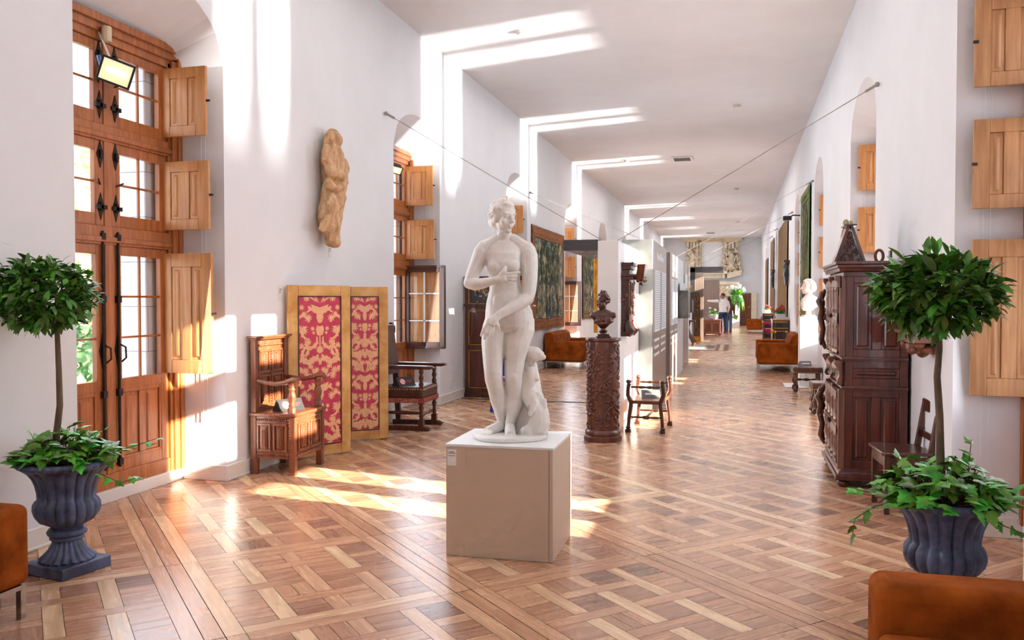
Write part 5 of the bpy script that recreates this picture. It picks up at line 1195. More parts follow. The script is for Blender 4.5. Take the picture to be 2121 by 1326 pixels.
# ------------------------------------------------------------------ far end
M_fstone=mat('fireplace_stone',srgb(240,228,208),srgb(226,208,180),.85,3,bump=.2,detail=7)
M_fst2=mat('carved_stone',srgb(236,222,200),srgb(196,170,136),.9,6,bump=.3,detail=8,lo=.4,hi=.7)
def FZ(px,py): q=ONY(px,py,YF-.05); return q.x,q.z
def fireplace():
    t=thing('stone_fireplace','monumental carved stone fireplace filling the far end wall','fireplace',(0,YF,0))
    def bx(m,px0,px1,py0,py1,d): 
        x0,z1=FZ(px0,py0); x1,z0=FZ(px1,py1); m.box(x0,x1,-d,0,z0,z1)
    m=MB(); bx(m,1414,1447,493,500,.5); bx(m,1417,1444,499,502,.42); bx(m,1499,1536,493,500,.5); bx(m,1502,1532,499,502,.42); bx(m,1447,1500,491,497,.3); m.build('cornice',MATS.get('frame_stone') or mat('frame_stone',srgb(226,206,170),srgb(212,190,152),.85,4),t,bevel=.02)
    for pr in ((1422,1447),(1500,1529)):
        m=MB(); w=(pr[1]-pr[0])
        bx(m,pr[0],pr[1],500,560,.12)
        for k in range(4): bx(m,pr[0]+w*k/4+.8,pr[0]+w*k/4+w/4-.8,502,515,.3 if k%2==0 else .2)
        m.build('pilaster',M_fstone,t,bevel=.01)
        rg=random.Random(pr[0]); m=MB()
        for k in range(170):
            px=rg.uniform(pr[0]+1,pr[1]-1); py=rg.uniform(516,564); sp=(py-516)/48; px+= (px-(pr[0]+pr[1])/2)*sp*.7
            x,z=FZ(px,py); m.ell((x,-.15-rg.random()*.2,z),(rg.uniform(.04,.1),.12,rg.uniform(.05,.14)),8,6)
        x,z=FZ((pr[0]+pr[1])/2,532); m.ell((x,-.35,z),(.16,.16,.2)); x,z=FZ((pr[0]+pr[1])/2,548); m.ell((x,-.3,z),(.2,.2,.3))
        m.build('carved_figure',M_fst2,t,smooth=60)
    m=MB(); bx(m,1448,1453,498,563,.2); bx(m,1497,1502,498,563,.2); bx(m,1448,1502,497,501,.2); bx(m,1448,1502,560,563,.2); m.build('panel_frame',mat('frame_stone',srgb(226,206,170),srgb(212,190,152),.85,4),t,bevel=.02)
    m=MB(); bx(m,1453,1497,501,560,.06); m.build('blank_panel',M_wall,t)
    m=MB(); bx(m,1441,1507,563,568,.5); bx(m,1446,1452,568,577,.35); bx(m,1496,1502,568,577,.35); bx(m,1452,1496,568,577,.22); m.build('frieze',M_fstone,t,bevel=.02)
    for s,(a,b) in ((-1,(1441,1420)),(1,(1506,1536))):
        m=MB(); x0,z0=FZ(a,578); x1,z1=FZ(b,565); m.ext([(x0,0,z0),(x1,0,z1-.15),(x1,0,z1+.15),(x0,0,z0+.35)],(0,-.4,0)); m.build('broken_pediment',M_fstone,t,bevel=.03)
    m=MB(); bx(m,1418,1533,584,590,.7); bx(m,1424,1528,590,612,.5); m.build('mantel',M_fstone,t,bevel=.02)
    m=MB(); bx(m,1424,1436,612,672,.5); bx(m,1514,1528,612,672,.5); bx(m,1436,1514,606,614,.45); m.build('jamb',M_fstone,t,bevel=.02)
    rg=random.Random(8); m=MB()
    for k in range(60):
        x,z=FZ(rg.uniform(1462,1526),rg.uniform(592,611)); m.ell((x,-.5,z),(rg.uniform(.05,.13),.05,rg.uniform(.05,.12)),8,5)
    m.build('carved_relief',M_fst2,t,smooth=60)
fireplace()
# door at the far end
def fdoor():
    d=bpy.data.objects.new('door_1',None); COL.objects.link(d); struct(d); d.location=(0,YF,0)
    x0,z1=FZ(1533,607); x1,_=FZ(1556,607)
    m=MB(); m.box(x0,x1,-.06,0,0,z1)
    for k in range(5): a=x0+(x1-x0)*(k+.15)/5; m.box(a,a+(x1-x0)*.7/5,-.085,-.06,.15,z1*.5-.05); m.box(a,a+(x1-x0)*.7/5,-.085,-.06,z1*.5+.05,z1-.1)
    m.build('leaf',M_carved,d,bevel=.006)
    m=MB(); m.box(x1,x1+.3,-.12,0,0,z1+.02); m.build('jamb',M_fstone,d,bevel=.01)
    m=MB(); m.lathe([(.02,0),(.02,.04),(.05,.06),(.05,.1),(.0,.12)],12,(x1-.12,-.085,1.05),rot=Matrix.Rotation(R(90),3,'X')); m.build('knob',M_brass,d)
fdoor()
# plants
def fern(name,label,cat,loc,s,pot,seed,flowers=0,sty='pot',trail=0,fcol=None,grp=None):
    rg=random.Random(seed); t=thing(name,label,cat,loc,0,grp)
    p=MB()
    if sty=='pot': p.lathe([(.6,0),(.85,.1),(1.,.6),(1.02,1.),(.9,1.),(.85,.9),(.02,.88)],20,cap=False)
    elif sty=='urn': p.lathe([(.4,0),(.4,.1),(.18,.25),(.15,.5),(.5,.65),(1.,.8),(1.05,1.15),(1.2,1.3),(1.2,1.4),(1.,1.4),(.02,1.35)],20,cap=False)
    else: p.box(-1,1,-.8,.8,0,1.1)
    p.v=[v*pot for v in p.v]; top=max(v.z for v in p.v)
    p.build('pot',M_white if sty!='urn' else M_greyp,t,smooth=40)
    m=MB()
    for k in range(90):
        a=rg.uniform(0,2*PI); e=rg.uniform(.4,1.4); d=Vector((math.cos(a)*math.cos(e),math.sin(a)*math.cos(e),math.sin(e)))
        L=s*rg.uniform(.5,1); b=Vector((0,0,top))+Vector((math.cos(a),math.sin(a),0))*pot*.5; m.cur=rg.uniform(.05,1)
        sd=d.cross(Vector((0,0,1))).normalized()*s*.05; pts=[b+d*L*f+Vector((0,0,-.35*L*f*f)) for f in (0,.35,.7,1)]
        m.add([pts[0],pts[1]+sd,pts[1]-sd,pts[2]+sd,pts[2]-sd,pts[3]],[(0,1,2),(1,3,4,2),(3,5,4)])
    for k in range(trail):
        a=rg.uniform(0,2*PI); b=Vector((math.cos(a),math.sin(a),0))*pot*1.15+Vector((0,0,top)); pts=[b,b+Vector((math.cos(a)*.1,math.sin(a)*.1,-s*.4)),b+Vector((math.cos(a)*.12,math.sin(a)*.12,-s*rg.uniform(.7,1.4)))]
        m.cur=rg.uniform(.05,1); sd=Vector((-math.sin(a),math.cos(a),0))*s*.09
        m.add([pts[0]+sd,pts[0]-sd,pts[1]+sd,pts[1]-sd,pts[2]],[(0,1,3,2),(2,3,4)])
    m.build('leaves',M_ivy,t)
    if flowers:
        f=MB()
        for k in range(flowers):
            a=rg.uniform(0,2*PI); e=rg.uniform(.5,1.4); c=Vector((math.cos(a)*math.cos(e),math.sin(a)*math.cos(e),math.sin(e)))*s*rg.uniform(.55,1.05)+Vector((0,0,top))
            f.m=k%len(fcol)
            for j in range(5): f.ell(c+Vector((rg.gauss(0,s*.06),rg.gauss(0,s*.06),rg.gauss(0,s*.06))),s*.09,8,5)
        f.build('flowers',fcol,t,smooth=60)
    return t
M_wfl=mat('white_petals',srgb(250,248,240),srgb(236,232,220),.6,10); M_rfl=mat('red_petals',srgb(190,40,40),srgb(130,24,30),.6,10); M_ofl=mat('orange_petals',srgb(226,110,40),srgb(190,80,30),.6,10)
# ------------------------------------------------------------------ far partition group
px=-1.42
t=unit('black-edged display frame with a grey upright, far along the partition line',-1.62,-1.45,31.0,31.25,2.62,M_charc,'display_frame')
a=ONY(1437,577,31.0); b=ONY(1498,577,31.0)
MB().box(-1.62,b.x,31.0,32.2,2.47,2.66).build('top_beam',M_charc,t)
MB().box(-1.45,-1.16,31.1,31.3,0,2.46).build('upright',M_taupe,t)
t=thing('gilt_carved_pilaster','tall dark pilaster with gilded carving in front of the far display frame','pilaster',(-1.5,30.7,0))
MB().box(0,.27,0,.2,0,.18).build('base',M_gilt,t,bevel=.01); MB().box(.02,.25,.02,.18,.18,1.75).build('shaft',M_walnut,t,bevel=.005)
m=MB(); rg=random.Random(3)
for k in range(150): m.ell((rg.uniform(.05,.22),.012,rg.uniform(.22,1.72)),(rg.uniform(.008,.02),.012,rg.uniform(.01,.035)),8,5)
m.build('gilded_carving',mat('dull_gilding',srgb(150,106,48),srgb(96,64,32),.5,16,metal=.4),t,smooth=60)
unit('taupe display panel standing behind the two visitors',-1.45,-.75,38.9,39.0,2.36,M_taupe)
unit('pale display panel left of the visitors, next to the panelled chest',-1.52,-1.35,33.5,36.2,2.3,M_lpanel)
M_chest=wood('pale_red_oak',(196,130,104),(160,92,68),.4,'z')
t=thing('panelled_chest','reddish oak panelled chest under the green potted plant, far along the gallery','chest',(-1.33,35.9,0))
MB().box(.02,.68,.02,.5,.06,.6).build('body',M_chest,t,bevel=.004); MB().box(-.02,.72,-.02,.52,.6,.66).build('top',M_chest,t,bevel=.006)
m=MB(); panel_b=MB()
for x0 in (.06,.38): m.box(x0,x0+.26,.0,.02,.12,.54); 
for x0 in (.06,.38):
    for k in range(3): panel_b.box(x0+.03+.075*k,x0+.08+.075*k,-.012,.0,.16,.5)
m.build('panel',M_chest,t,bevel=.004); panel_b.build('linenfold',M_carved,t,bevel=.004)
for x in (.05,.65):
    for y in (.06,.46): MB().box(x-.04,x+.04,y-.04,y+.04,0,.08).build('foot',M_chest,t)
fern('potted_fern','leafy green plant with white blooms in a white pot on the panelled chest','potted plant',(-.95,36.15,.661),.34,.2,5,3,'pot',fcol=[M_wfl])
t=thing('flower_pedestal','tall slim white pedestal carrying the white-flowered urn near the end wall','pedestal',(-.05,46.5,0)); MB().box(-.2,.2,-.2,.2,0,1.3).build('body',M_white,t,bevel=.004)
fern('flower_urn','urn of white flowers and trailing greenery on the slim white pedestal','flower arrangement',(-.05,46.5,1.301),.7,.28,6,9,'urn',26,[M_wfl])
# console with rug, gold figure, black box
t=thing('console_table','dark console table with a curled carved leg, on the left edge of the rug','table',(-1.75,26.6,.013))
MB().box(0,.5,0,.6,.78,.84).build('table_top',M_walnut,t,bevel=.006)
for x,y in ((.42,.06),(.42,.54)):
    l=MB(); l.tube([(x-.1,y,.78),(x-.16,y,.6),(x-.1,y,.4),(x,y,.25),(x+.06,y,.12),(x+.02,y,.05)],[.04,.05,.04,.06,.07,.05],10); l.build('leg',M_walnut,t,smooth=60)
for x,y in ((.05,.06),(.05,.54)): MB().box(x-.03,x+.03,y-.03,y+.03,0,.78).build('leg',M_walnut,t)
M_rug=tap_mat('woven_rug',[(190,176,160),(206,194,178),(150,128,112),(196,184,168)],5,(1,1,1)); M_rugb=mat('rug_border',srgb(140,104,88),srgb(120,88,74),.95,20); M_rugc=mat('rug_cream',srgb(206,184,150),srgb(190,166,132),.95,20)
t=thing('patterned_rug','pale patterned rug with a brown border on the parquet beside the partition','rug',(0,0,0))
MB().box(-1.75,-.62,25.4,28.6,.001,.012).build('field',M_rug,t)
MB().box(-.38,-.24,25.4,28.6,.001,.012).build('end_border',M_rugb,t); MB().box(-.5,-.38,25.4,28.6,.001,.012).build('end_stripe',M_rugc,t)
m=MB(); m.box(-.62,-.5,25.4,28.6,.001,.012); m.box(-1.75,-.5,25.34,25.4,.001,.012); m.box(-1.75,-.5,28.6,28.66,.001,.012); m.build('border',M_rugb,t)
m=MB(); m.box(-.95,-.65,26.,28.,.012,.014); m.build('medallion',M_rugb,t)
t=thing('black_plinth','black box raised on a white plinth, left of the gilt pilaster','plinth',(-1.72,28.9,0)); MB().box(0,.26,0,.3,0,1.05).build('white_base',M_white,t); MB().box(0,.26,0,.3,1.05,1.55).build('black_box',M_black,t)
t=thing('gilt_figurine','small dark and gilt figurine on the black box','figurine',(-1.6,29.05,1.55))
m=MB(); m.loft([((0,0,0),.08,.07),((0,0,.12),.06,.06),((.02,0,.24),.08,.07),((.01,0,.34),.05,.05)],12); m.ell((.0,0,.4),.05); m.tube([(.05,0,.26),(.12,0,.32),(.1,0,.42)],.025,8); remesh(m,'figure',M_gilt,.012,t,iters=2)
# right side, black cabinets with flowers, pink chair, torch brackets
M_ebony=mat('ebony_lacquer',srgb(40,36,40),srgb(28,24,28),.25,6,coat=.5)
def black_cab(label,loc,W,D,H):
    t=thing('black_cabinet',label,'cabinet',loc)
    MB().box(0,D,0,W,.05,H).build('body',M_ebony,t,bevel=.006); m=MB(); m.box(-.015,D,-.015,W+.015,H,H+.03); m.build('top',M_ebony,t,bevel=.006)
    g=MB()
    for q in ((.04,D-.04,H*.78,H*.8),(.04,D-.04,H*.95,H*.97),(.06,D-.06,.12,.135),(.06,D-.06,H*.7,H*.715)): g.box(q[0],q[1],-.006,0,q[2],q[3])
    for x in (.06,D-.07): g.box(x,x+.012,-.006,0,.12,H*.71)
    for x in (.07,D-.07): g.ell((x,-.012,H*.69),(.035,.015,.035),8,5)
    g.ell((-.0,.0,H*.7),(.04,.04,.06),8,5); g.box(-.017,D,-.017,-.015,H+.005,H+.025); g.build('gilt_mounts',M_gilt,t)
    for x in (.05,D-.05):
        for y in (.05,W-.05): MB().box(x-.03,x+.03,y-.03,y+.03,0,.06).build('foot',M_ebony,t)
black_cab('black lacquer cabinet with gilt mounts, nearer of the two on the right',(.9,22.9,0),.9,.42,.95)
black_cab('black lacquer cabinet farther along the right wall, beyond the pink chair',(.89,31.0,0),.75,.37,.98)
fern('flower_pot','orange and red flowers in a white pot on the nearer black cabinet','flowers',(1.12,23.3,.98),.26,.12,9,14,'box',fcol=[M_ofl,M_rfl])
fern('flower_pot','dark red flowers in a white pot on the farther black cabinet','flowers',(1.07,31.3,1.011),.17,.1,10,12,'box',fcol=[M_rfl])
Mpink=mat('crimson_velvet',srgb(196,24,74),srgb(160,14,56),.7,8,sheen=.4)
t=thing('pink_armchair','crimson pink upholstered armchair between the two black cabinets','chair',(.86,29.4,0))
MB().box(0,.45,0,.6,.4,.52).build('seat',Mpink,t,bevel=.03,seg=3); MB().box(.37,.46,0,.6,.52,.95).build('backrest',Mpink,t,bevel=.03,seg=3)
for y in (-.05,.59): MB().box(.0,.42,y,y+.06,.66,.74).build('armrest',Mpink,t,bevel=.02,seg=3)
for x in (.03,.42):
    for y in (-.02,.62): MB().box(x-.025,x+.025,y-.025,y+.025,0,.67).build('leg',M_walnut,t,bevel=.004)
MB().box(0,.44,.0,.6,.34,.4).build('seat_rail',M_carved,t)
def torchere(label,y,z0):
    t=thing('torch_bracket',label,'wall ornament',(XR+.004,y,z0))
    m=MB(); m.box(-.12,0,-.14,.14,.56,.6); m.box(-.16,0,-.18,.18,.6,.65); m.loft([((-.07,0,0),.05,.08),((-.08,0,.15),.06,.1),((-.09,0,.3),.075,.13),((-.08,0,.42),.06,.12),((-.07,0,.5),.05,.08),((-.08,0,.56),.07,.1)],14); m.ell((-.1,0,.5),(.06,.07,.08)); m.ell((-.1,-.1,.3),(.05,.05,.08)); m.ell((-.1,.1,.3),(.05,.05,.08)); m.build('carved_bracket',M_ebony,t,smooth=50)
torchere('black carved wall bracket nearer the green-bordered tapestry',23.3,1.87); torchere('black carved wall bracket farther along the right wall',32.06,1.92)
t=thing('dark_panel','narrow dark wooden wall panel under the farther black bracket','wood panel',(XR-.045,31.8,0)); MB().box(0,.04,0,.5,0,1.88).build('board',M_walnut,t,bevel=.005)
q=ONX(1651,447,XR-.25); t=thing('spotlight','small black spotlight on an arm above the right wall niche','spotlight',(XR-.001,19.5,3.28))
m=MB(); m.tube([(0,0,.05),(-.15,0,.06),(-.2,0,.03)],.015,6); m.build('arm',M_black,t); m=MB(); m.box(-.36,-.18,-.08,.08,-.05,.04); m.build('lamp_head',M_black,t,bevel=.01)
# ------------------------------------------------------------------ floodlights in the left niches
def flood(label,p,aim,lit,s=1.):
    t=thing('floodlight',label,'light',p); d=Vector(aim).normalized(); rot=d.to_track_quat('Z','Y').to_matrix().to_4x4(); T=rot
    h=MB(); T=T@Matrix.Rotation(R(-16),4,'Z'); h.M=T; h.frus(-.07*s,.07*s,-.06*s,.06*s,-.09*s,0,0,0); h.frus(-.045*s,.045*s,-.04*s,.04*s,-.13*s,-.09*s,-.02*s,-.02*s)
    for q in ((-.095,.095,-.075,-.062),(-.095,.095,.062,.075),(-.095,-.082,-.062,.062),(.082,.095,-.062,.062)): h.box(q[0]*s,q[1]*s,q[2]*s,q[3]*s,0,.014*s)
    h.build('housing',M_black,t,bevel=.003)
    g=MB(); g.M=T; g.box(-.083*s,.083*s,-.063*s,.063*s,.002,.006); g.build('lens',lit,t)
    tb=MB(); tb.M=T; tb.tube([(-.05*s,0,.012),(.05*s,0,.012)],.008*s,8); tb.build('lamp_tube',M_tube,t)
    return t
M_lens=mat('lit_lens',srgb(250,240,190),srgb(240,226,160),.3,6,emit=(1,.92,.6),estr=.45); M_tube=mat('lit_tube',srgb(255,250,230),srgb(255,250,230),.3,6,emit=(1,.96,.85),estr=5.)
M_blueb=mat('blue_bracket',srgb(110,140,190),srgb(84,108,150),.4,8,metal=.3)
p=ONX(240,150,-4.32); aim=CAM-p; 
t=flood('square floodlight, lit, clamped in front of the tall glazed door at left',p,(aim.x*.9+.9,aim.y,-1.9),M_lens,1.2)
m=MB(); m.tube([(-.02,0,.0),(-.1,-.03,.05),(-.12,-.03,.12)],.016,8); m.build('bracket',M_blueb,t,smooth=50)
c=ONX(200,56,-4.5)-p; m=MB(); m.tube([(-.02,0,.04),(-.06,-.02,.16),c*.9,c],.007,6); m.build('cable',M_white,t,smooth=60)
b=ONX(221,70,-4.42); t=thing('cable_box','small cream junction box above the tall glazed door','junction box',b); MB().lathe([(.03,-.06),(.034,-.05),(.034,.05)],16).build('box',mat('cream_plastic',srgb(230,208,176),srgb(220,198,166),.5,4),t)
p=ONX(821,352,-4.3); t=flood('small floodlight in the second left niche, half hidden by the wall edge',p,(.6,-1.2,-1.3),M_lens,.8); m=MB(); m.tube([(-.02,0,0),(-.1,0,.05),(-.2,0,.1)],.012,6); m.build('bracket',M_black,t)
# ------------------------------------------------------------------ cables, detectors, vents
def cable(label,a,b):
    t=thing('tie_cable',label,'cable',a); d=Vector(b)-Vector(a); m=MB(); m.tube([(0,0,0),d*.5-Vector((0,0,.01)),d],.0045,6); m.build('wire',M_wire,t)
    m=MB(); u=d.normalized(); m.tube([(0,0,0),u*.12],.014,8); m.ell((0,0,0),.025,8,6); m.build('anchor',M_wire,t)
cable('thin cable from the left wall above the screen to the partition top',ONX(800,235,XL+.03),(-1.46,9.45,2.16))
cable('thin cable from the right wall above the cabinet to the partition top',ONX(1817,175,XR-.03),(-1.3,9.5,2.16))
cable('thin cable from the left wall past the red-bordered tapestry to the partition',(XL+.03,16.6,3.65),(-1.14,13.4,2.31))
cable('thin cable from the right wall above the green tapestry to the partition',ONX(1683,375,XR-.03),(-1.12,16.4,2.31))
cable('thin cable from the right wall above the wide brown tapestry to the partition',ONX(1641,440,XR-.03),(-1.12,20.0,2.31))
cable('thin cable from the right wall far along to the black display frame',(XR-.03,29.6,3.85),(-1.5,31.2,2.665))
cable('farthest thin cable on the right wall, reaching toward the display frame',(XR-.03,33.8,3.9),(-1.4,33.6,2.31))
for i,(x,y) in enumerate(((1080,64),(1527,217),(1298,331),(1525,390),(1527,459))):
    p=FL(x,y,HC-.001); t=thing('smoke_detector',['white smoke detector on the ceiling nearest the camera','white smoke detector on the ceiling, right of centre and nearest on that side','white smoke detector on the ceiling beside the third light streak','white smoke detector on the ceiling beyond the rectangular vent','farthest white smoke detector on the ceiling'][i],'smoke detector',p,0,'ceiling smoke detectors')
    MB().lathe([(.03,-.07),(.05,-.06),(.055,-.04)],20).build('sensor',M_white,t,smooth=40); MB().lathe([(.07,-.035),(.075,-.0)],20).build('base',mat('ivory_plastic',srgb(226,214,200),srgb(216,204,190),.5,4),t,smooth=40)
for i,(x,y) in enumerate(((1413,328),(1472,482))):
    p=FL(x,y,HC-.001); t=thing('ceiling_vent',['rectangular grey ceiling vent nearer the camera','rectangular ceiling vent near the far end'][i],'vent',p)
    MB().box(-.25,.25,-.3,.3,-.03,0).build('frame',M_white,t,bevel=.004)
    m=MB()
    for k in range(5): m.box(-.2,.2,-.24+.1*k,-.18+.1*k,-.036,-.03)
    m.build('slats',M_ink,t)
# ------------------------------------------------------------------ two visitors
M_skin=mat('skin',srgb(196,146,118),srgb(186,134,106),.55,6); M_skin2=mat('skin_dark',srgb(150,100,76),srgb(140,92,70),.55,6)
M_sweat=mat('grey_sweater',srgb(214,212,210),srgb(200,198,196),.9,14,bump=.2); M_jean=mat('blue_jeans',srgb(44,60,98),srgb(30,42,74),.85,14); M_jean2=mat('faded_jeans',srgb(90,108,134),srgb(70,86,112),.85,14)
M_hairm=mat('short_dark_hair',srgb(66,44,34),srgb(48,32,26),.8,20); M_jack=mat('brown_jacket',srgb(104,66,48),srgb(80,48,36),.8,10); M_shoe=mat('pink_shoes',srgb(176,90,110),srgb(120,60,80),.6,10); M_green=mat('green_folder',srgb(140,170,60),srgb(120,150,50),.5,6)
def person(label,loc,rotz,H,jo,m_top,m_leg,m_hair,m_skin,m_shoe,sc_w=1.,longhair=False,look=0.):
    t=thing('person',label,'person',loc,rotz); s=H/1.76
    V=lambda x,y,z:Vector((x*s,y*s,z*s))
    b=MB()
    b.loft([(V(0,0,.86),.15*s,.11*s),(V(0,0,.95),.165*s*sc_w,.12*s),(V(0,0,1.08),.145*s*sc_w,.1*s),(V(0,0,1.25),.165*s*sc_w,.105*s),(V(0,0,1.38),.17*s*sc_w,.1*s),(V(0,0,1.46),.12*s,.075*s),(V(0,0,1.5),.06*s,.06*s)],18)
    b.cap(V(0,0,1.46),V(0,.02,1.58),.056*s,.05*s)
    hd=Matrix.Translation(V(0,.02,1.645))@Matrix.Rotation(look,4,'Z'); b.M=hd
    b.ell((0,0,.02*s),(.076*s,.095*s,.1*s)); b.ell((0,.03*s,-.05*s),(.058*s,.065*s,.06*s)); b.cap((0,.09*s,.015*s),(0,.108*s,-.02*s),.012*s,.016*s)
    for q in (-1,1): b.ell((q*.078*s,-.005*s,-.01*s),(.014*s,.025*s,.034*s)); b.ell((q*.03*s,.085*s,.02*s),(.014*s,.01*s,.01*s))
    b.ell((0,.088*s,-.055*s),(.024*s,.012*s,.01*s)); b.M=None
    legs=jo['legs']; arms=jo['arms']
    for L in legs: b.tube([V(*p) for p in L],[.085*s,.06*s,.055*s,.038*s,.036*s],12); b.tube([V(L[-1][0],L[-1][1]-.04,.04),V(L[-1][0]*1.05,L[-1][1]+.14,.03)],[.04*s,.034*s],10)
    for A in arms:
        b.tube([V(*p) for p in A[:3]],[.05*s,.042*s,.03*s],12); h=Vector(A[2]); d=(Vector(A[2])-Vector(A[1])).normalized(); w=d.cross(Vector((0,0,1))); w=w.normalized() if w.length>.2 else Vector((1,0,0)); 
        pc=h+d*.05; b.ell(V(*pc),(.04*s,.04*s,.045*s))
        for k in range(4): a=pc+d*.03+w*(.018*(k-1.5)); b.tube([V(*a),V(*(a+d*.045)),V(*(a+d*.075+Vector((0,0,-.015))))],[.011*s,.01*s,.008*s],6)
        th=pc+w*.035; b.tube([V(*th),V(*(th+d*.03+w*.02))],[.012*s,.009*s],6)
    remesh(b,'body',m_skin,.014*s,t,iters=2)
    c=MB(); e=.018
    c.loft([(V(0,0,.93),(.17*sc_w+e)*s,(.12+e)*s),(V(0,0,1.08),(.15*sc_w+e)*s,(.105+e)*s),(V(0,0,1.25),(.17*sc_w+e)*s,(.108+e)*s),(V(0,0,1.38),(.175*sc_w+e)*s,(.1+e)*s),(V(0,0,1.46),(.125+e)*s,(.075+e)*s),(V(0,0,1.5),(.068)*s,(.066)*s)],18)
    for A in arms: c.tube([V(*A[0]),V(*A[1]),V(*(Vector(A[1]).lerp(Vector(A[2]),.94)))],[.072*s,.06*s,.043*s],12)
    remesh(c,'top',m_top,.014*s,t,iters=3)
    c=MB(); c.loft([(V(0,0,.84),.165*s,.125*s),(V(0,0,.92),.18*s*sc_w,.133*s),(V(0,0,1.0),.165*s*sc_w,.122*s)],18)
    for L in legs: c.tube([V(*p) for p in L[:4]]+[V(L[4][0],L[4][1],.06)],[.105*s,.082*s,.07*s,.056*s,.056*s],12)
    remesh(c,'trousers',m_leg,.014*s,t,iters=3)
    for L in legs:
        c=MB(); x,y=L[-1][0],L[-1][1]; c.loft([(V(x*1.02,y+.05,0.0),.05*s,.14*s),(V(x*1.02,y+.05,.03),.052*s,.142*s),(V(x*1.02,y+.03,.07),.045*s,.1*s),(V(x,y,.1),.042*s,.05*s)],14); c.build('shoe',m_shoe,t,smooth=50)
    h=MB(); h.M=hd; h.ell((0,-.014*s,.042*s),(.081*s,.098*s,.092*s)); 
    if longhair: h.ell((0,-.05*s,-.03*s),(.085*s,.07*s,.14*s)); h.ell((0,-.06*s,-.12*s),(.08*s,.05*s,.12*s))
    h.M=None; h.build('hair',m_hair,t,smooth=60); return t
p=FL(1497,691)
# local +y is the way the person faces; the man faces away and to the left
jm=dict(legs=[[(-.09,0,.9),(-.095,.02,.65),(-.1,.0,.48),(-.1,-.02,.2),(-.1,-.02,.08)],[(.09,0,.9),(.1,.02,.65),(.11,.02,.48),(.12,0,.2),(.12,0,.08)]],
  arms=[[(-.2,0,1.42),(-.42,.12,1.42),(-.66,.2,1.43)],[(.2,0,1.42),(.27,-.02,1.15),(.25,.08,.9)]])
person('man in a grey sweater and blue jeans seen from behind, pointing left with his arm',p,R(22),1.76,jm,M_sweat,M_jean,M_hairm,M_skin2,M_shoe,look=R(50))
p2=FL(1507,690)+Vector((.05,.25,0))
jw=dict(legs=[[(-.085,0,.9),(-.09,.02,.65),(-.09,.0,.48),(-.09,-.02,.2),(-.09,-.02,.08)],[(.085,0,.9),(.09,.02,.65),(.09,.02,.48),(.09,0,.2),(.09,0,.08)]],
  arms=[[(-.18,0,1.4),(-.22,.02,1.14),(-.2,.1,.92)],[(.18,0,1.4),(.24,-.02,1.14),(.26,.06,.88)]])
w=person('woman with dark hair in a brown jacket, standing behind the man in the grey sweater',p2,R(10),1.6,jw,M_jack,M_jean2,M_hairm,M_skin,M_shoe,sc_w=.92,longhair=True,look=R(20))
t=thing('green_folder','yellow-green folder held by the woman in the brown jacket','folder',p2+Vector((.24,.0,.62)),R(20)); MB().box(-.11,.11,-.006,.006,0,.2).build('cover',M_green,t,bevel=.002).rotation_euler=(0,R(25),0)
# ------------------------------------------------------------------ garden outside the left windows
def gtree(label,x,y,h,r,c1,c2,seed):
    rg=random.Random(seed); t=thing('garden_tree',label,'tree',(x,y,-7))
    m=MB(); m.tube([(0,0,0),(rg.uniform(-.3,.3),0,h*.4),(0,0,h*.75)],[.3,.22,.08],8)
    for k in range(6): a=rg.uniform(0,6.3); m.tube([(0,0,h*.4),(math.cos(a)*r*.6,math.sin(a)*r*.6,h*.7)],[.12,.03],6)
    m.build('trunk',M_bark,t)
    l=MB()
    for k in range(4500):
        d=Vector((rg.gauss(0,1),rg.gauss(0,1),rg.gauss(0,1))).normalized(); q=rg.uniform(.3,1)**.6; lump=1+.25*noise.noise(d*2+Vector((seed,0,0)))
        p=Vector((0,0,h*.68))+Vector((d.x*r,d.y*r,d.z*h*.38))*q*lump; u=Vector((rg.gauss(0,1),rg.gauss(0,1),rg.gauss(0,1))).normalized(); v=u.orthogonal().normalized(); s=rg.uniform(.08,.16); l.cur=rg.uniform(.05,1)
        l.poly([p+u*s,p+v*s*.6,p-u*s,p-v*s*.6])
    l.build('foliage',mat('tree_leaves_%d'%seed,srgb(*c1),srgb(*c2),.8,.5,attr=(.7,1.4,.48,.52)),t)
gtree('yellow-green autumn tree outside the tall glazed door',-16,21.5,14.5,3.6,(226,214,130),(170,190,110),41)
gtree('green tree outside, lower and nearer the glazed door',-24,27,12.5,4.6,(190,204,130),(150,180,110),42)
gtree('pale golden tree beyond the garden outside the left windows',-26,38,14,5.5,(236,214,150),(206,196,130),43)
gtree('dark green hedge-like tree low outside the left windows',-11.5,14.5,8.8,2.4,(130,160,96),(96,136,84),44)
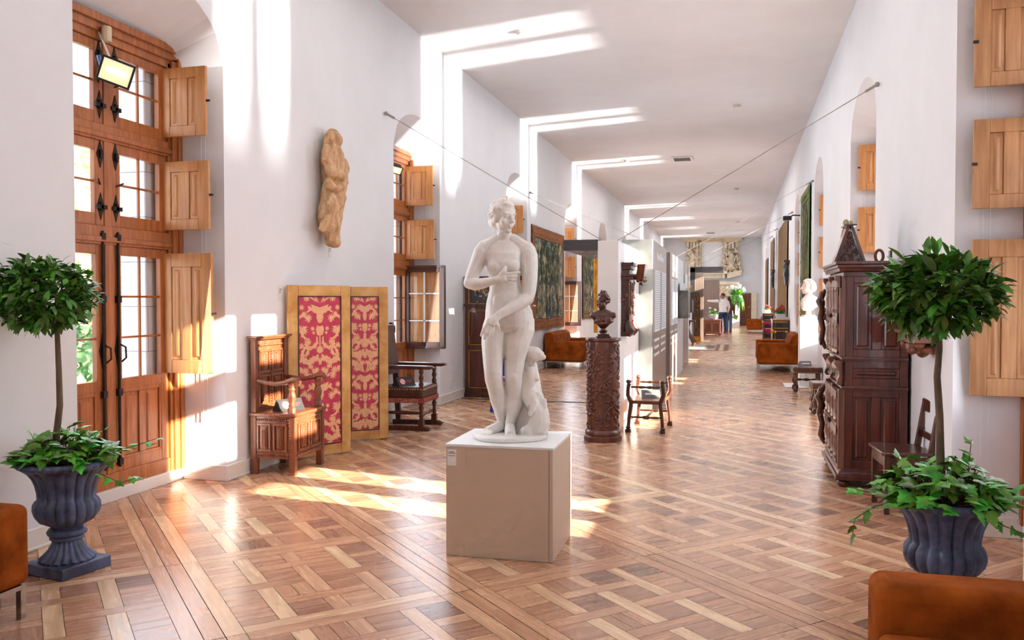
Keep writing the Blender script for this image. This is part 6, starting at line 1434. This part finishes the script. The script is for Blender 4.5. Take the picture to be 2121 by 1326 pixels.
# ------------------------------------------------------------------ camera, sky, sun
cd=bpy.data.cameras.new('camera'); cam=bpy.data.objects.new('camera',cd); COL.objects.link(cam)
cd.sensor_width=36; cd.lens=FPX/2121*36; cd.clip_end=300; cd.clip_start=.05
cam.location=CAM; cam.rotation_euler=(PI/2-PT,0,TH); sc.camera=cam
w=bpy.data.worlds.new('sky'); sc.world=w; w.use_nodes=True; nt=w.node_tree
bg=nt.nodes['Background']; tc=nt.nodes.new('ShaderNodeTexCoord'); sx=nt.nodes.new('ShaderNodeSeparateXYZ'); nt.links.new(tc.outputs['Generated'],sx.inputs[0])
rp=nt.nodes.new('ShaderNodeValToRGB'); e=rp.color_ramp.elements; e[0].position=.45; e[0].color=(.55,.6,.62,1); e[1].position=.75; e[1].color=(.62,.78,1,1)
q=e.new(.52); q.color=(1,1,1,1)
mr=nt.nodes.new('ShaderNodeMapRange'); mr.inputs['From Min'].default_value=-1; nt.links.new(sx.outputs[2],mr.inputs['Value']); nt.links.new(mr.outputs[0],rp.inputs['Fac'])
nt.links.new(rp.outputs[0],bg.inputs['Color']); bg.inputs['Strength'].default_value=3.0
def sun(d,energy,ang,col,name):
    l=bpy.data.lights.new(name,'SUN'); l.energy=energy; l.angle=R(ang); l.color=col
    o=bpy.data.objects.new(name,l); COL.objects.link(o); o.rotation_euler=Vector(d).to_track_quat('-Z','Y').to_euler(); return o
sun((-1,.2,-.335),32.,.5,(1,.9,.74),'sun')
for t,e_ in ((.31,1.),(.35,2.),(.4,4.5),(.46,5.)): sun((-1,.235,t),e_,2.2,(1,.98,.95),'river_glint')
def area(loc,d,sx,sy,power,col,name):
    l=bpy.data.lights.new(name,'AREA'); l.shape='RECTANGLE'; l.size=sx; l.size_y=sy; l.energy=power; l.color=col
    o=bpy.data.objects.new(name,l); COL.objects.link(o); o.location=loc; o.rotation_euler=Vector(d).to_track_quat('-Z','Y').to_euler(); return o
for i,(a,b) in enumerate(NL):
    area((XL+.05,(a+b)/2,2.1),(1,0,-.15),1.3,2.6,14 if i==0 else 36,(.74,.86,1),'left_window_sky')
for i,(a,b) in enumerate(NR):
    area((XR-.05,(a+b)/2,2.1),(-1,0,-.1),1.3,2.6,9 if i==0 else 18 if i==1 else 24,(.86,.92,1),'right_window_sky')
for y in (-1,6,14,24,34,44):
    area((-1.4,y,HC-.12),(0,0,-1),4.4,6,16 if y<0 else 40 if y<20 else 70,(1,.97,.95),'ceiling_fill')  # unseen fill lamps added below the ceiling to brighten the gallery
sc.view_settings.view_transform='Standard'; sc.view_settings.look='None'; sc.view_settings.exposure=.42; sc.view_settings.gamma=1.
sc.cycles.use_denoising=True; sc.cycles.max_bounces=5; sc.cycles.diffuse_bounces=3; sc.cycles.glossy_bounces=2; sc.cycles.use_adaptive_sampling=True; sc.cycles.adaptive_threshold=.1; sc.cycles.adaptive_min_samples=14; sc.cycles.transparent_max_bounces=12; sc.cycles.sample_clamp_indirect=6; sc.cycles.caustics_reflective=False; sc.cycles.caustics_refractive=False
